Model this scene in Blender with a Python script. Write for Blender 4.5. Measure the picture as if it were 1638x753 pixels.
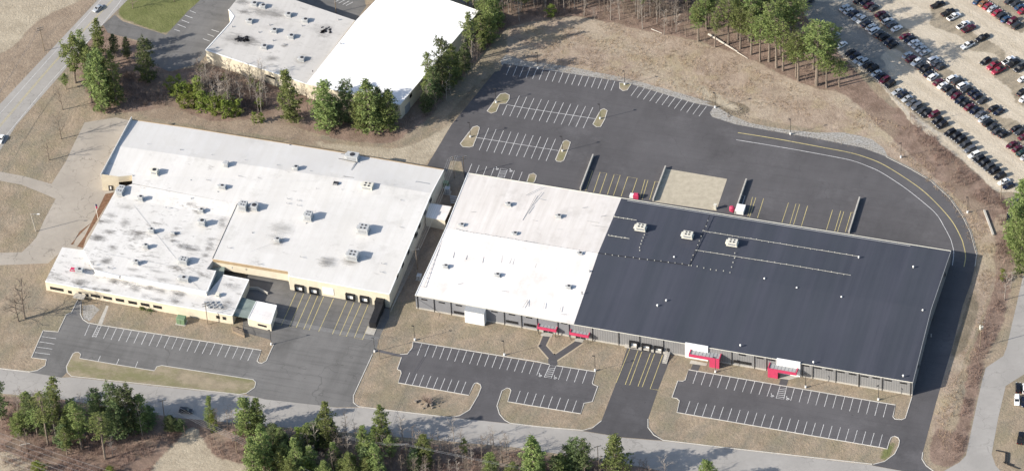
import bpy, bmesh, math, random
import numpy as np
from mathutils import Vector, Matrix
from mathutils.geometry import tessellate_polygon
for o in list(bpy.data.objects): bpy.data.objects.remove(o)
random.seed(7); RN = np.random.default_rng(7)
S = bpy.context.scene; COL = S.collection
# ------------------------------------------------------------------ camera
FPX = 7071.0; PITCH = math.radians(42.62); ROLL = math.radians(-2.92); DIST = FPX/4.35
_f = np.array([0, math.cos(PITCH), -math.sin(PITCH)]); _u = np.array([0, math.sin(PITCH), math.cos(PITCH)]); _x = np.array([1, 0, 0.])
_c, _s = math.cos(ROLL), math.sin(ROLL)
CR = _c*_x+_s*_u; CU = -_s*_x+_c*_u; CF = _f; CP = -CF*DIST
cam = bpy.data.cameras.new('camera'); co = bpy.data.objects.new('camera', cam); COL.objects.link(co)
cam.sensor_width = 36; cam.lens = 36*FPX/1638; cam.clip_start = 10; cam.clip_end = 12000
co.matrix_world = Matrix(((CR[0], CU[0], -CF[0], CP[0]), (CR[1], CU[1], -CF[1], CP[1]), (CR[2], CU[2], -CF[2], CP[2]), (0, 0, 0, 1)))
S.camera = co
# ------------------------------------------------------------------ light
SUN_EL = math.radians(27.0); SH_AZ = math.radians(16.5)          # SH_AZ: heading in which shadows fall
w = bpy.data.worlds.new('World'); S.world = w; w.use_nodes = True
nt = w.node_tree; bg = nt.nodes['Background']; sky = nt.nodes.new('ShaderNodeTexSky')
sky.sky_type = 'NISHITA'; sky.sun_disc = False; sky.sun_elevation = SUN_EL
sundir = Vector((-math.cos(SH_AZ), -math.sin(SH_AZ), 0))           # horizontal direction towards the sun
sky.sun_rotation = math.atan2(sundir.x, sundir.y); sky.air_density = 1.0; sky.dust_density = 1.5
nt.links.new(sky.outputs[0], bg.inputs[0]); bg.inputs[1].default_value = 0.12
sl = bpy.data.lights.new('sun', 'SUN'); so = bpy.data.objects.new('sun', sl); COL.objects.link(so)
sl.energy = 4.7; sl.angle = math.radians(.5); sl.color = (1, .925, .82)
sd = Vector((sundir.x*math.cos(SUN_EL), sundir.y*math.cos(SUN_EL), math.sin(SUN_EL)))
so.rotation_euler = sd.to_track_quat('Z', 'Y').to_euler(); so.location = (0, 0, 300)
S.view_settings.view_transform = 'Standard'; S.view_settings.look = 'None'; S.view_settings.gamma = 1
S.view_settings.exposure = 0.65
S.render.engine = 'CYCLES'; S.cycles.max_bounces = 4
S.render.resolution_x = 1024; S.render.resolution_y = 470
# ------------------------------------------------------------------ mapping photo positions to the ground
def P(px, py, z=0.0):
    d = CF*FPX+CR*(px-819)+CU*(376.5-py); t = (z-CP[2])/d[2]; return Vector(CP+d*t)
def Qy(p):
    v = np.array(p)-CP; return 376.5-FPX*(v@CU)/(v@CF)
def tall(px, y0, y1):
    b = P(px, y0); lo, hi = 0., 60.
    for _ in range(30):
        m = (lo+hi)/2
        if Qy((b.x, b.y, m)) > y1: lo = m
        else: hi = m
    return lo
TX = [0, 280, 560, 840, 1110, 1338]; TY = dict(a=0, b=180, c=370, d=553); K = 300/1130
SM = dict(m1=(1338, 0), m2=(1488, 0), m3=(1338, 90), m4=(1488, 90), m5=(1488, 180))
def T(t, x, y):
    if t[0] == 'm': o = SM[t]; return (o[0]+x*K/2, o[1]+y*K/2)
    return (TX[int(t[1])]+x*K, TY[t[0]]+y*K)
def TT(spec):          # 'c0 10,20 30,40 c1 5,6' -> list of photo positions
    out = []; t = None
    for w_ in spec.split():
        if w_ == 'p': t = 'p'
        elif w_[0] in 'abcdm' : t = w_
        else:
            x, y = map(float, w_.split(','))
            out.append((x, y) if t == 'p' else T(t, x, y))
    return out
def W3(spec, z=0.0): return [P(x, y, z) for x, y in TT(spec)]
# ------------------------------------------------------------------ object helpers
def tag(o, label=None, cat=None, group=None, kind=None):
    if label: o['label'] = label
    if cat: o['category'] = cat
    if group: o['group'] = group
    if kind: o['kind'] = kind
    return o
def link(name, me, parent=None):
    o = bpy.data.objects.new(name, me); COL.objects.link(o)
    if parent: o.parent = parent
    return o
def empty(name, loc=(0, 0, 0), rz=0, label=None, cat=None, group=None):
    o = link(name, None); o.location = loc; o.rotation_euler = (0, 0, rz); o.empty_display_size = 1
    return tag(o, label, cat, group)
class MB:
    def __init__(s): s.v = []; s.f = []; s.m = []; s.uv = []
    def poly(s, pts, m=0, uv=None):
        i = len(s.v); s.v += [tuple(p) for p in pts]; s.f.append(tuple(range(i, i+len(pts)))); s.m.append(m)
        s.uv.append(uv or [(p[0], p[1]) for p in pts])
    def box(s, c, size, rz=0, m=0, taper=1.0):
        hx, hy, hz = size[0]/2, size[1]/2, size[2]/2; ca, sa = math.cos(rz), math.sin(rz)
        def q(x, y, z): return (c[0]+x*ca-y*sa, c[1]+x*sa+y*ca, c[2]+z)
        t = taper
        b = [q(-hx, -hy, -hz), q(hx, -hy, -hz), q(hx, hy, -hz), q(-hx, hy, -hz), q(-hx*t, -hy*t, hz), q(hx*t, -hy*t, hz), q(hx*t, hy*t, hz), q(-hx*t, hy*t, hz)]
        for f in ((0, 3, 2, 1), (4, 5, 6, 7), (0, 1, 5, 4), (1, 2, 6, 5), (2, 3, 7, 6), (3, 0, 4, 7)): s.poly([b[i] for i in f], m)
    def tube(s, a, b, r0, r1=None, n=6, m=0, cap=True):
        r1 = r0 if r1 is None else r1; a = Vector(a); b = Vector(b); d = (b-a)
        if d.length < 1e-6: return
        d.normalize(); u = d.orthogonal().normalized(); v = d.cross(u)
        A = [a+(u*math.cos(t)+v*math.sin(t))*r0 for t in [2*math.pi*i/n for i in range(n)]]
        B = [b+(u*math.cos(t)+v*math.sin(t))*r1 for t in [2*math.pi*i/n for i in range(n)]]
        for i in range(n): s.poly([A[i], A[(i+1) % n], B[(i+1) % n], B[i]], m)
        if cap: s.poly(B, m); s.poly(A[::-1], m)
    def prism(s, pts, z0, z1, m=0, mt=None, bottom=False):   # pts: outline in XY
        mt = m if mt is None else mt
        s.flat([Vector((p[0], p[1], z1)) for p in pts], mt); n = len(pts)
        for i in range(n):
            a, b = pts[i], pts[(i+1) % n]
            s.poly([(a[0], a[1], z0), (b[0], b[1], z0), (b[0], b[1], z1), (a[0], a[1], z1)], m)
    def flat(s, pts, m=0):
        pts = [Vector(p) for p in pts]
        for t in tessellate_polygon([pts]):
            a, b, c = (pts[i] for i in t)
            if (b-a).cross(c-a).z < 0: b, c = c, b
            s.poly([a, b, c], m)
    def strip(s, pts, wd, z, m=0, h=0, closed=False):        # ribbon along a ground polyline; h > 0 gives a raised bar
        pts = [Vector((p[0], p[1], 0)) for p in pts]; n = len(pts); L = []; Rr = []
        for i in range(n):
            a = pts[(i-1) % n] if (i > 0 or closed) else pts[i]; b = pts[(i+1) % n] if (i < n-1 or closed) else pts[i]
            d = (b-a).normalized(); nn = Vector((-d.y, d.x, 0))
            L.append(pts[i]+nn*wd/2); Rr.append(pts[i]-nn*wd/2)
        for i in range(n if closed else n-1):
            j = (i+1) % n
            s.poly([(Rr[i].x, Rr[i].y, z+h), (Rr[j].x, Rr[j].y, z+h), (L[j].x, L[j].y, z+h), (L[i].x, L[i].y, z+h)], m)
            if h:
                for X, Y in ((L[i], L[j]), (Rr[j], Rr[i])): s.poly([(X.x, X.y, z), (X.x, X.y, z+h), (Y.x, Y.y, z+h), (Y.x, Y.y, z)], m)
        if h and not closed:
            for X, Y in ((L[0], Rr[0]), (Rr[-1], L[-1])): s.poly([(X.x, X.y, z), (Y.x, Y.y, z), (Y.x, Y.y, z+h), (X.x, X.y, z+h)], m)
    def build(s, name, mats, parent=None, smooth=False):
        me = bpy.data.meshes.new(name); me.from_pydata(s.v, [], s.f)
        mats = mats if isinstance(mats, (list, tuple)) else [mats]
        for m in mats: me.materials.append(m)
        me.polygons.foreach_set('material_index', s.m)
        uvl = me.uv_layers.new(name='UVMap'); uvl.data.foreach_set('uv', [c for f in s.uv for p in f for c in p])
        if smooth: me.polygons.foreach_set('use_smooth', [True]*len(s.f))
        me.update(); return link(name, me, parent)
def smoothpl(pts, n=4):
    out = []
    for i in range(len(pts)-1):
        p0 = pts[max(i-1, 0)]; p1 = pts[i]; p2 = pts[i+1]; p3 = pts[min(i+2, len(pts)-1)]
        for k in range(n):
            t = k/n; out.append(0.5*((2*p1)+(p2-p0)*t+(2*p0-5*p1+4*p2-p3)*t*t+(3*p1-p0-3*p2+p3)*t**3))
    out.append(pts[-1]); return out
ORD = 'first second third fourth fifth sixth seventh eighth ninth tenth eleventh twelfth thirteenth fourteenth fifteenth sixteenth seventeenth eighteenth nineteenth'.split()
TEN = {2: 'twenty', 3: 'thirty', 4: 'forty', 5: 'fifty', 6: 'sixty', 7: 'seventy', 8: 'eighty', 9: 'ninety'}; TTH = {2: 'twentieth', 3: 'thirtieth', 4: 'fortieth', 5: 'fiftieth', 6: 'sixtieth', 7: 'seventieth', 8: 'eightieth', 9: 'ninetieth'}
def ordw(i):
    i += 1
    if i < 20: return ORD[i-1]
    return TTH[i//10] if i % 10 == 0 else TEN[i//10]+'-'+ORD[i % 10-1]
def place(i, n): return 'the only one' if n == 1 else 'leftmost' if i == 0 else 'rightmost' if i == n-1 else ordw(i)+' from the left'
# ------------------------------------------------------------------ materials
class NB:
    def __init__(s, name, rough=.85, spec=.3):
        s.m = bpy.data.materials.new(name); s.m.use_nodes = True; s.t = s.m.node_tree; s.n = s.t.nodes
        s.b = s.n['Principled BSDF']; s.b.inputs['Roughness'].default_value = rough; s.b.inputs['Specular IOR Level'].default_value = spec
        s.geo = s.n.new('ShaderNodeNewGeometry'); s.pos = s.geo.outputs['Position']
    def lk(s, a, b): s.t.links.new(a, b)
    def mapv(s, scale=(1, 1, 1), rz=0, src=None):
        m = s.n.new('ShaderNodeMapping'); m.inputs['Scale'].default_value = scale; m.inputs['Rotation'].default_value = (0, 0, rz)
        if rz:                      # turn first, then stretch
            m1 = s.n.new('ShaderNodeMapping'); m1.inputs['Rotation'].default_value = (0, 0, rz); s.lk(src or s.pos, m1.inputs[0])
            m.inputs['Rotation'].default_value = (0, 0, 0); s.lk(m1.outputs[0], m.inputs[0])
        else: s.lk(src or s.pos, m.inputs[0])
        return m.outputs[0]
    def noise(s, scale, detail=3, rough=.6, vec=None, lo=.35, hi=.65):
        n = s.n.new('ShaderNodeTexNoise'); n.inputs['Scale'].default_value = scale; n.inputs['Detail'].default_value = detail; n.inputs['Roughness'].default_value = rough
        s.lk(vec or s.pos, n.inputs['Vector']); return s.rng(n.outputs[0], lo, hi)
    def rng(s, v, lo, hi, a=0., b=1., smooth=False):
        r = s.n.new('ShaderNodeMapRange'); r.inputs['From Min'].default_value = lo; r.inputs['From Max'].default_value = hi
        r.inputs['To Min'].default_value = a; r.inputs['To Max'].default_value = b; s.lk(v, r.inputs['Value'])
        if smooth: r.interpolation_type = 'SMOOTHSTEP'
        return r.outputs[0]
    def mix(s, f, a, b, mode='MIX'):
        m = s.n.new('ShaderNodeMix'); m.data_type = 'RGBA'; m.blend_type = mode
        for v, k in ((f, 0), (a, 6), (b, 7)):
            if isinstance(v, (int, float)): m.inputs[k].default_value = v
            elif isinstance(v, tuple): m.inputs[k].default_value = (*v, 1)
            else: s.lk(v, m.inputs[k])
        return m.outputs[2]
    def math(s, op, a, b=None):
        m = s.n.new('ShaderNodeMath'); m.operation = op
        for v, k in ((a, 0), (b, 1)):
            if v is None: continue
            if isinstance(v, (int, float)): m.inputs[k].default_value = v
            else: s.lk(v, m.inputs[k])
        return m.outputs[0]
    def attr(s, n):
        a = s.n.new('ShaderNodeAttribute'); a.attribute_name = n; return a.outputs['Fac']
    def bump(s, h, st=.3, dist=.1):
        b = s.n.new('ShaderNodeBump'); b.inputs['Strength'].default_value = st; b.inputs['Distance'].default_value = dist
        s.lk(h, b.inputs['Height']); s.lk(b.outputs[0], s.b.inputs['Normal'])
    def out(s, c):
        if isinstance(c, tuple): s.b.inputs['Base Color'].default_value = (*c, 1)
        else: s.lk(c, s.b.inputs['Base Color'])
        return s.m
def simple(name, c, rough=.7, spec=.3, var=.18, scale=.6, metal=0):
    b = NB(name, rough, spec); b.b.inputs['Metallic'].default_value = metal
    n = b.noise(scale, 4, .65)
    d = tuple(x*(1-var) for x in c); l = tuple(min(1, x*(1+var)) for x in c)
    return b.out(b.mix(n, d, l))
AXR = math.radians(17.6)
def asphalt(name, c, seal=.25, streak=.12):
    b = NB(name, .9, .25)
    big = b.noise(.035, 4, .6); mid = b.noise(.3, 4, .65); fine = b.noise(3.5, 3, .7, lo=.3, hi=.7)
    st = b.noise(.25, 3, .6, b.mapv((1, .12, 1), AXR))
    col = b.mix(big, tuple(x*(1-seal*.6) for x in c), tuple(x*(1+seal) for x in c))
    col = b.mix(b.math('MULTIPLY', mid, .35), col, tuple(x*1.25 for x in c))
    col = b.mix(b.math('MULTIPLY', st, streak), col, tuple(x*1.9 for x in c))
    sc = b.noise(.055, 6, .72, None, .53, .66); col = b.mix(b.math('MULTIPLY', sc, .6), col, tuple(x*1.6 for x in c))
    st2 = b.noise(.6, 3, .6, b.mapv((.06, 1, 1), AXR), .5, .75); col = b.mix(b.math('MULTIPLY', st2, streak*1.6), col, tuple(x*.62 for x in c))
    oil = b.noise(.9, 2, .5, None, .70, .76); col = b.mix(b.math('MULTIPLY', oil, .5), col, tuple(x*.45 for x in c))
    v = b.n.new('ShaderNodeTexVoronoi'); v.feature = 'DISTANCE_TO_EDGE'; v.inputs['Scale'].default_value = .035
    n2 = b.n.new('ShaderNodeTexNoise'); n2.inputs['Scale'].default_value = .12; b.lk(b.pos, n2.inputs[0])
    mv = b.n.new('ShaderNodeVectorMath'); mv.operation = 'MULTIPLY_ADD'; mv.inputs[1].default_value = (22, 22, 0); b.lk(n2.outputs[1], mv.inputs[0]); b.lk(b.pos, mv.inputs[2]); b.lk(mv.outputs[0], v.inputs['Vector'])
    col = b.mix(b.rng(v.outputs[0], 0, .006, .45 if streak > .2 else .22, 0), col, tuple(x*.4 for x in c))
    sp = b.n.new('ShaderNodeSeparateXYZ'); b.lk(b.mapv((1, 1, 1), AXR), sp.inputs[0]); seam = b.math('GREATER_THAN', b.math('FRACT', b.math('MULTIPLY', sp.outputs[1], 1/4.2)), .955)
    col = b.mix(b.math('MULTIPLY', seam, .13), col, tuple(x*.5 for x in c))
    col = b.mix(b.math('MULTIPLY', fine, .35), col, tuple(x*.62 for x in c))
    return b.out(col)
M = {}
M['asphalt'] = asphalt('dark asphalt', (.092, .089, .093))
M['asphalt_mid'] = asphalt('weathered asphalt', (.135, .132, .128), .35, .3)
M['asphalt_new'] = asphalt('fresh asphalt', (.078, .076, .080), .25)
def old_road(name, c, crack=.45):
    b = NB(name, .92, .2)
    big = b.noise(.06, 4, .6); mid = b.noise(.5, 5, .7); fine = b.noise(4, 3, .7, lo=.3, hi=.7)
    col = b.mix(big, tuple(x*.86 for x in c), tuple(x*1.1 for x in c)); col = b.mix(b.math('MULTIPLY', mid, .35), col, tuple(x*.75 for x in c))
    col = b.mix(b.math('MULTIPLY', fine, .3), col, tuple(x*1.2 for x in c))
    v = b.n.new('ShaderNodeTexVoronoi'); v.feature = 'DISTANCE_TO_EDGE'; v.inputs['Scale'].default_value = .16
    n2 = b.n.new('ShaderNodeTexNoise'); n2.inputs['Scale'].default_value = .4; b.lk(b.pos, n2.inputs[0])
    mv = b.n.new('ShaderNodeVectorMath'); mv.operation = 'MULTIPLY_ADD'; mv.inputs[1].default_value = (5, 5, 0); b.lk(n2.outputs[1], mv.inputs[0]); b.lk(b.pos, mv.inputs[2]); b.lk(mv.outputs[0], v.inputs['Vector'])
    cr = b.rng(v.outputs[0], 0, .022, crack, 0)
    return b.out(b.mix(b.math('MULTIPLY', cr, b.noise(.08, 2, lo=.4, hi=.6)), col, tuple(x*.4 for x in c)))
M['road'] = old_road('pale road surface', (.335, .32, .30))
M['drive'] = old_road('old cracked drive', (.36, .325, .28), .7)
M['lot_dirt'] = simple('packed tan dirt', (.40, .34, .25), .95, .1, .10, .25)
M['kerb'] = simple('kerb concrete', (.52, .50, .46), .9, .2, .12)
M['concrete'] = simple('concrete', (.42, .40, .36), .9, .2, .12)
def worn_paint(name, c):
    b = NB(name, .85, .2); n = b.noise(1.1, 5, .75, None, .50, .68); col = b.mix(b.noise(.12, 3), c, tuple(x*.8 for x in c)); return b.out(b.mix(b.math('MULTIPLY', n, .65), col, (.11, .11, .11)))
M['white_line'] = worn_paint('white line paint', (.70, .70, .69))
M['yellow_line'] = worn_paint('yellow line paint', (.60, .51, .23))
M['pad'] = simple('tan crushed stone pad', (.43, .385, .30), .95, .1, .10, .5)
M['cream'] = simple('cream wall', (.62, .56, .44), .85, .2, .06, .4)
M['cream_dark'] = simple('tan fascia', (.36, .27, .17), .85, .2, .1)
M['glass'] = simple('dark window glass', (.02, .022, .025), .12, .6, .3)
M['black'] = simple('black rubber', (.016, .016, .018), .7, .3, .2)
M['white'] = simple('white painted panel', (.78, .78, .76), .6, .3, .05)
M['red'] = simple('crimson canopy fascia', (.50, .05, .115), .55, .4, .06)
M['unit'] = simple('galvanised roof unit', (.42, .43, .43), .6, .4, .12, 1.5)
M['unit_cream'] = simple('cream roof unit', (.62, .60, .52), .6, .3, .08, 1.5)
M['fan'] = simple('dark fan grille', (.04, .04, .045), .6, .3, .2)
M['metal'] = simple('grey metal', (.30, .31, .32), .5, .4, .1, 2)
M['darkmetal'] = simple('dark bronze metal', (.035, .033, .032), .5, .4, .1, 2)
M['wood'] = simple('weathered pole wood', (.24, .19, .14), .9, .2, .2, 2)
M['log'] = simple('bleached log', (.5, .46, .40), .9, .2, .15, 2)
M['birch'] = simple('pale bark', (.32, .285, .25), .9, .2, .2, 1.5)
M['bark'] = simple('grey brown bark', (.20, .165, .135), .95, .1, .25, 1.5)
M['greenbox'] = simple('green enamel', (.16, .24, .14), .6, .4, .06)
M['mulch'] = simple('red brown mulch', (.17, .10, .065), .95, .1, .3, 1.0)
M['rock'] = simple('grey field stone', (.22, .19, .16), .9, .2, .35, 1.0)
def walls_grey():
    b = NB('ribbed grey metal wall', .55, .4)
    uv = b.n.new('ShaderNodeUVMap').outputs[0]; sp = b.n.new('ShaderNodeSeparateXYZ'); b.lk(uv, sp.inputs[0])
    rib = b.math('FRACT', b.math('MULTIPLY', sp.outputs[0], 1/.9)); rb = b.math('GREATER_THAN', rib, .72)
    n = b.noise(.15, 3)
    col = b.mix(n, (.215, .215, .215), (.25, .25, .25)); col = b.mix(b.math('MULTIPLY', rb, .45), col, (.13, .13, .135))
    b.bump(rb, .6, .08); return b.out(col)
M['ribbed'] = walls_grey(); M['grey_wall'] = simple('grey wall', (.20, .205, .22), .7, .3, .05, .3)
def white_roof(name, c, dirt, tint=(.50, .48, .44), streak=.3, grime=(.12, .11, .10), panels=True):
    b = NB(name, .7, .3)
    st = b.noise(.45, 3, .6, b.mapv((1, .08, 1), AXR), .35, .7)
    big = b.noise(.04, 4, .6); mid = b.noise(.35, 5, .7)
    col = b.mix(big, c, tuple(x*.9 for x in c)); col = b.mix(b.math('MULTIPLY', st, streak), col, tint)
    col = b.mix(b.math('MULTIPLY', mid, .18), col, tint)
    if panels:
        sp = b.n.new('ShaderNodeSeparateXYZ'); b.lk(b.mapv((1, 1, 1), AXR), sp.inputs[0])
        seam = b.math('GREATER_THAN', b.math('FRACT', b.math('MULTIPLY', sp.outputs[0], 1/3.05)), .94)
        col = b.mix(b.math('MULTIPLY', seam, .16), col, tint)
    pt = b.n.new('ShaderNodeTexVoronoi'); pt.inputs['Scale'].default_value = .085; pt.distance = 'CHEBYCHEV'; b.lk(b.mapv((1, .7, 1), AXR), pt.inputs['Vector'])
    sx = b.n.new('ShaderNodeSeparateXYZ'); b.lk(pt.outputs['Color'], sx.inputs[0]); col = b.mix(b.rng(sx.outputs[0], .55, 1., 0, .20), col, tint)
    pd = b.noise(.09, 6, .7, None, .56, .66); col = b.mix(b.math('MULTIPLY', pd, .28), col, tuple(x*.72 for x in tint))
    if dirt:
        g1 = b.noise(.13, 6, .78, b.mapv((.5, 1.25, 1), AXR), .62-.06*dirt, .76-.08*dirt)
        g2 = b.noise(.5, 5, .75, b.mapv((.45, 1.3, 1), AXR), .57, .68)
        g = b.math('MAXIMUM', b.math('MULTIPLY', g1, .85), b.math('MULTIPLY', b.math('MULTIPLY', g2, .6), dirt))
        col = b.mix(g, col, grime)
    return b.out(col)
M['roof_main'] = white_roof('pale membrane roof', (.69, .675, .65), .08)
M['roof_back'] = white_roof('shade toned membrane roof', (.62, .61, .595), 0)  # duller copy of the pale roof: back slope shading painted into the colour
M['roof_old'] = white_roof('stained membrane roof', (.70, .685, .66), 1.0)
M['roof_two'] = white_roof('cream white membrane roof', (.74, .705, .67), 0, (.54, .50, .455), .6)
M['roof_two_new'] = white_roof('bright white membrane roof', (.80, .775, .75), 0, (.66, .60, .55), .45)
M['roof_bright'] = white_roof('brand new white roof', (.88, .88, .88), 0, (.66, .66, .66), .15, panels=False)
M['roof_far'] = white_roof('old grey white roof', (.58, .56, .53), .35, (.42, .40, .37), .3)
M['roof_green'] = simple('grey green roof', (.20, .24, .22), .8, .2, .12, .5)
def dark_roof():
    b = NB('charcoal membrane roof', .72, .35)
    st = b.noise(.42, 3, .6, b.mapv((1, .03, 1), AXR), .35, .65); big = b.noise(.03, 4, .6); fine = b.noise(1.3, 5, .8, lo=.3, hi=.7)
    st2 = b.noise(.11, 2, .5, b.mapv((1, .02, 1), AXR), .4, .6)
    col = b.mix(big, (.037, .042, .058), (.050, .055, .074)); col = b.mix(b.math('MULTIPLY', st, .45), col, (.075, .080, .102))
    col = b.mix(b.math('MULTIPLY', st2, .35), col, (.036, .046, .056)); col = b.mix(b.math('MULTIPLY', fine, .25), col, (.06, .06, .07))
    return b.out(col)
M['roof_dark'] = dark_roof()
def foliage(name, c1, c2, tr=.25):
    b = NB(name, .8, .15); o = b.n.new('ShaderNodeObjectInfo')
    n = b.noise(.45, 3, .6); col = b.mix(n, c1, c2)
    hs = b.n.new('ShaderNodeHueSaturation'); b.lk(col, hs.inputs['Color']); b.lk(b.rng(o.outputs['Random'], 0, 1, .75, 1.3), hs.inputs['Value']); b.lk(b.rng(o.outputs['Random'], 0, 1, .485, .52), hs.inputs['Hue'])
    b.lk(hs.outputs[0], b.b.inputs['Base Color'])
    t = b.n.new('ShaderNodeBsdfTranslucent'); b.lk(hs.outputs[0], t.inputs[0]); mx = b.n.new('ShaderNodeMixShader'); mx.inputs[0].default_value = tr
    b.lk(b.b.outputs[0], mx.inputs[1]); b.lk(t.outputs[0], mx.inputs[2]); b.lk(mx.outputs[0], b.n['Material Output'].inputs[0]); return b.m
M['needles'] = foliage('pine needles', (.125, .162, .055), (.225, .265, .095))
M['needles_dark'] = foliage('dark pine needles', (.085, .115, .05), (.15, .185, .08))
M['needles_bright'] = foliage('bright young needles', (.15, .20, .04), (.25, .30, .075))
M['brush'] = simple('bare brush', (.27, .21, .18), .95, .1, .3, .15)
# ------------------------------------------------------------------ ground
def ramp_mask(polys, gx, gy, blur):
    X, Y = np.meshgrid(gx, gy); m = np.zeros(X.shape)
    for pts in polys:
        n = len(pts); ins = np.zeros(X.shape, bool)
        for i in range(n):
            x1, y1 = pts[i][0], pts[i][1]; x2, y2 = pts[(i+1) % n][0], pts[(i+1) % n][1]
            if y1 == y2: continue
            c = ((y1 > Y) != (y2 > Y)) & (X < (x2-x1)*(Y-y1)/(y2-y1)+x1); ins ^= c
        m = np.maximum(m, ins.astype(float))
    for _ in range(blur):
        p = np.pad(m, 1, mode='edge'); m = (p[:-2, 1:-1]+p[2:, 1:-1]+p[1:-1, :-2]+p[1:-1, 2:]+p[1:-1, 1:-1])/5
    return m
gx = np.concatenate([[-3000, -1200, -500], np.arange(-260, 290, 1.6), [500, 1200, 3000]])
gy = np.concatenate([[-3000, -1200, -400], np.arange(-175, 240, 1.6), [500, 1200, 4000]])
ZN = {
 'woods': [W3(s) for s in (
    'd0 -400,320 0,300 500,330 1130,430 d1 560,480 1130,560 d2 450,575 1130,640 d3 0,640 640,720 d4 300,760 1200,1100 d0 -400,1500',
    'a0 430,420 540,160 640,130 660,200 840,250 1000,430 a1 200,400 600,520 820,560 a2 -40,700 300,730 420,520 600,300 780,80 a3 -100,-100 a5 -300,-200 a5 -60,60 a4 900,540 800,545 640,500 480,430 a4 330,350 0,240 a3 1000,240 700,180 480,130 300,95 0,140 a2 960,150 780,340 640,500 470,720 b2 260,190 b1 1000,170 560,40 a1 200,730 0,650 a0 700,680 560,680 500,500',
    'c5 950,0 1050,0 1080,200 1000,560 d5 900,60 870,200 840,330 780,640 700,740 560,700 545,640 620,440 700,560 740,440 780,250 800,60 c5 850,640 900,500 960,300',
    'p 1342,82 1400,150 1470,205 1560,290 1600,330 1590,362 1545,330 1480,270 1420,215 1370,165 1335,140',
    'b5 240,0 450,200 640,330 760,420 860,540 1000,600 1100,700 1000,500 900,420 700,240 480,40 440,-40',)],
 'sand': [W3(s) for s in (
    'a0 -300,-200 460,-200 480,10 330,70 200,150 60,300 -300,420',
    'd0 1120,520 1010,620 900,753 860,900 p 460,840 d1 620,753 400,715 230,660 170,570 140,490 60,500',
    'a4 0,515 60,520 200,600 330,690 480,753 b4 600,110 500,75 380,30 200,-20 a4 0,560',
    'd0 -50,620 60,640 190,690 200,740 60,753 -50,753',
    'b2 480,150 670,0 465,318 60,260 -250,190 -260,165 100,210 300,215',)],
 'green': [W3(s) for s in (
    'a0 770,-40 710,70 740,120 1000,208 1180,60 1300,-80',
    'c0 700,440 1000,500 1000,480 700,430',
    'd5 230,680 340,560 370,570 330,660 260,705',)],
 'field': [W3(s) for s in (
    'a2 960,150 a3 0,140 300,95 480,130 1000,240 a4 330,350 640,500 800,545 900,540 a5 300,700 b5 240,0 480,200 760,420 880,560 960,753 c5 960,300 880,500 800,700 d5 760,100 700,400 560,640 600,250 690,20 c5 840,240 850,100 b5 820,740 680,500 450,330 150,190 b4 700,100 300,20 a4 100,640 a3 640,500 0,390 a2 930,380',)],
 'yard': [W3('a4 640,60 a5 -50,-120 p 1300,-60 1760,-60 1760,470 b5 1080,470 960,480 770,300 450,60 m3 840,720 480,300 120,60 m1 0,600 a4 850,210 700,140')],
 'grey': [W3('a4 640,-20 700,0 900,20 a5 50,70 200,180 320,330 250,320 m3 700,330 400,80 m1 0,600 a4 850,210 700,140'), W3('m1 140,180 450,560 760,540 880,640 m3 1130,260 m1 1130,700 800,480 560,400 420,130 300,120')],  # partly real grey ground, partly tree shadow painted into the ground tone
 'ysoil': [W3(s) for s in ('m2 0,330 60,330 350,430 520,640 800,640 900,760 m4 640,20 760,250 950,380 1010,540 1200,640 1250,300 m4 1000,200 m2 900,600 560,420 350,220 120,60 0,60', 'm1 60,60 420,40 560,150 800,330 1000,470 m3 1130,0 m4 300,210 m4 560,420 700,600 m5 950,120 900,330 640,130 m4 380,600 150,380 m3 1060,230 850,40 m1 760,600 620,600 300,330 80,160', 'm3 200,90 500,330 m3 700,500 1000,740 m5 200,300 500,560 700,740 760,640 540,420 300,200 100,60 m3 1100,600 900,480 660,300 500,170 280,0', 'a5 740,-80 1150,-80 m2 1150,420 1000,380 600,60 480,-60', 'm5 880,330 1250,700 1250,200 950,60')],
 'wet': [W3(s) for s in ('a3 900,560 1130,600 a4 200,600 330,660 300,700 180,690 a3 1100,640 880,570', 'a4 150,640 230,620 330,640 340,690 200,700', 'c5 850,240 860,480 780,700 d5 700,90 640,240 600,330 640,200 700,0 c5 800,400', 'a2 700,560 860,430 900,470 720,640 600,760 560,740')],
 'soil': [W3(s) for s in (
    'a0 -300,420 60,300 200,150 330,70 480,10 590,-20 590,0 0,640 -300,900',
    'b2 575,345 700,380 620,560 600,640 c2 540,10 400,400 260,450 400,120 b2 470,560',
    'a0 560,680 700,680 a1 0,650 560,710 b1 1060,220 b2 450,330 b2 60,240 b1 560,140 0,60 b0 850,20 700,-20',)],
}
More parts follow.
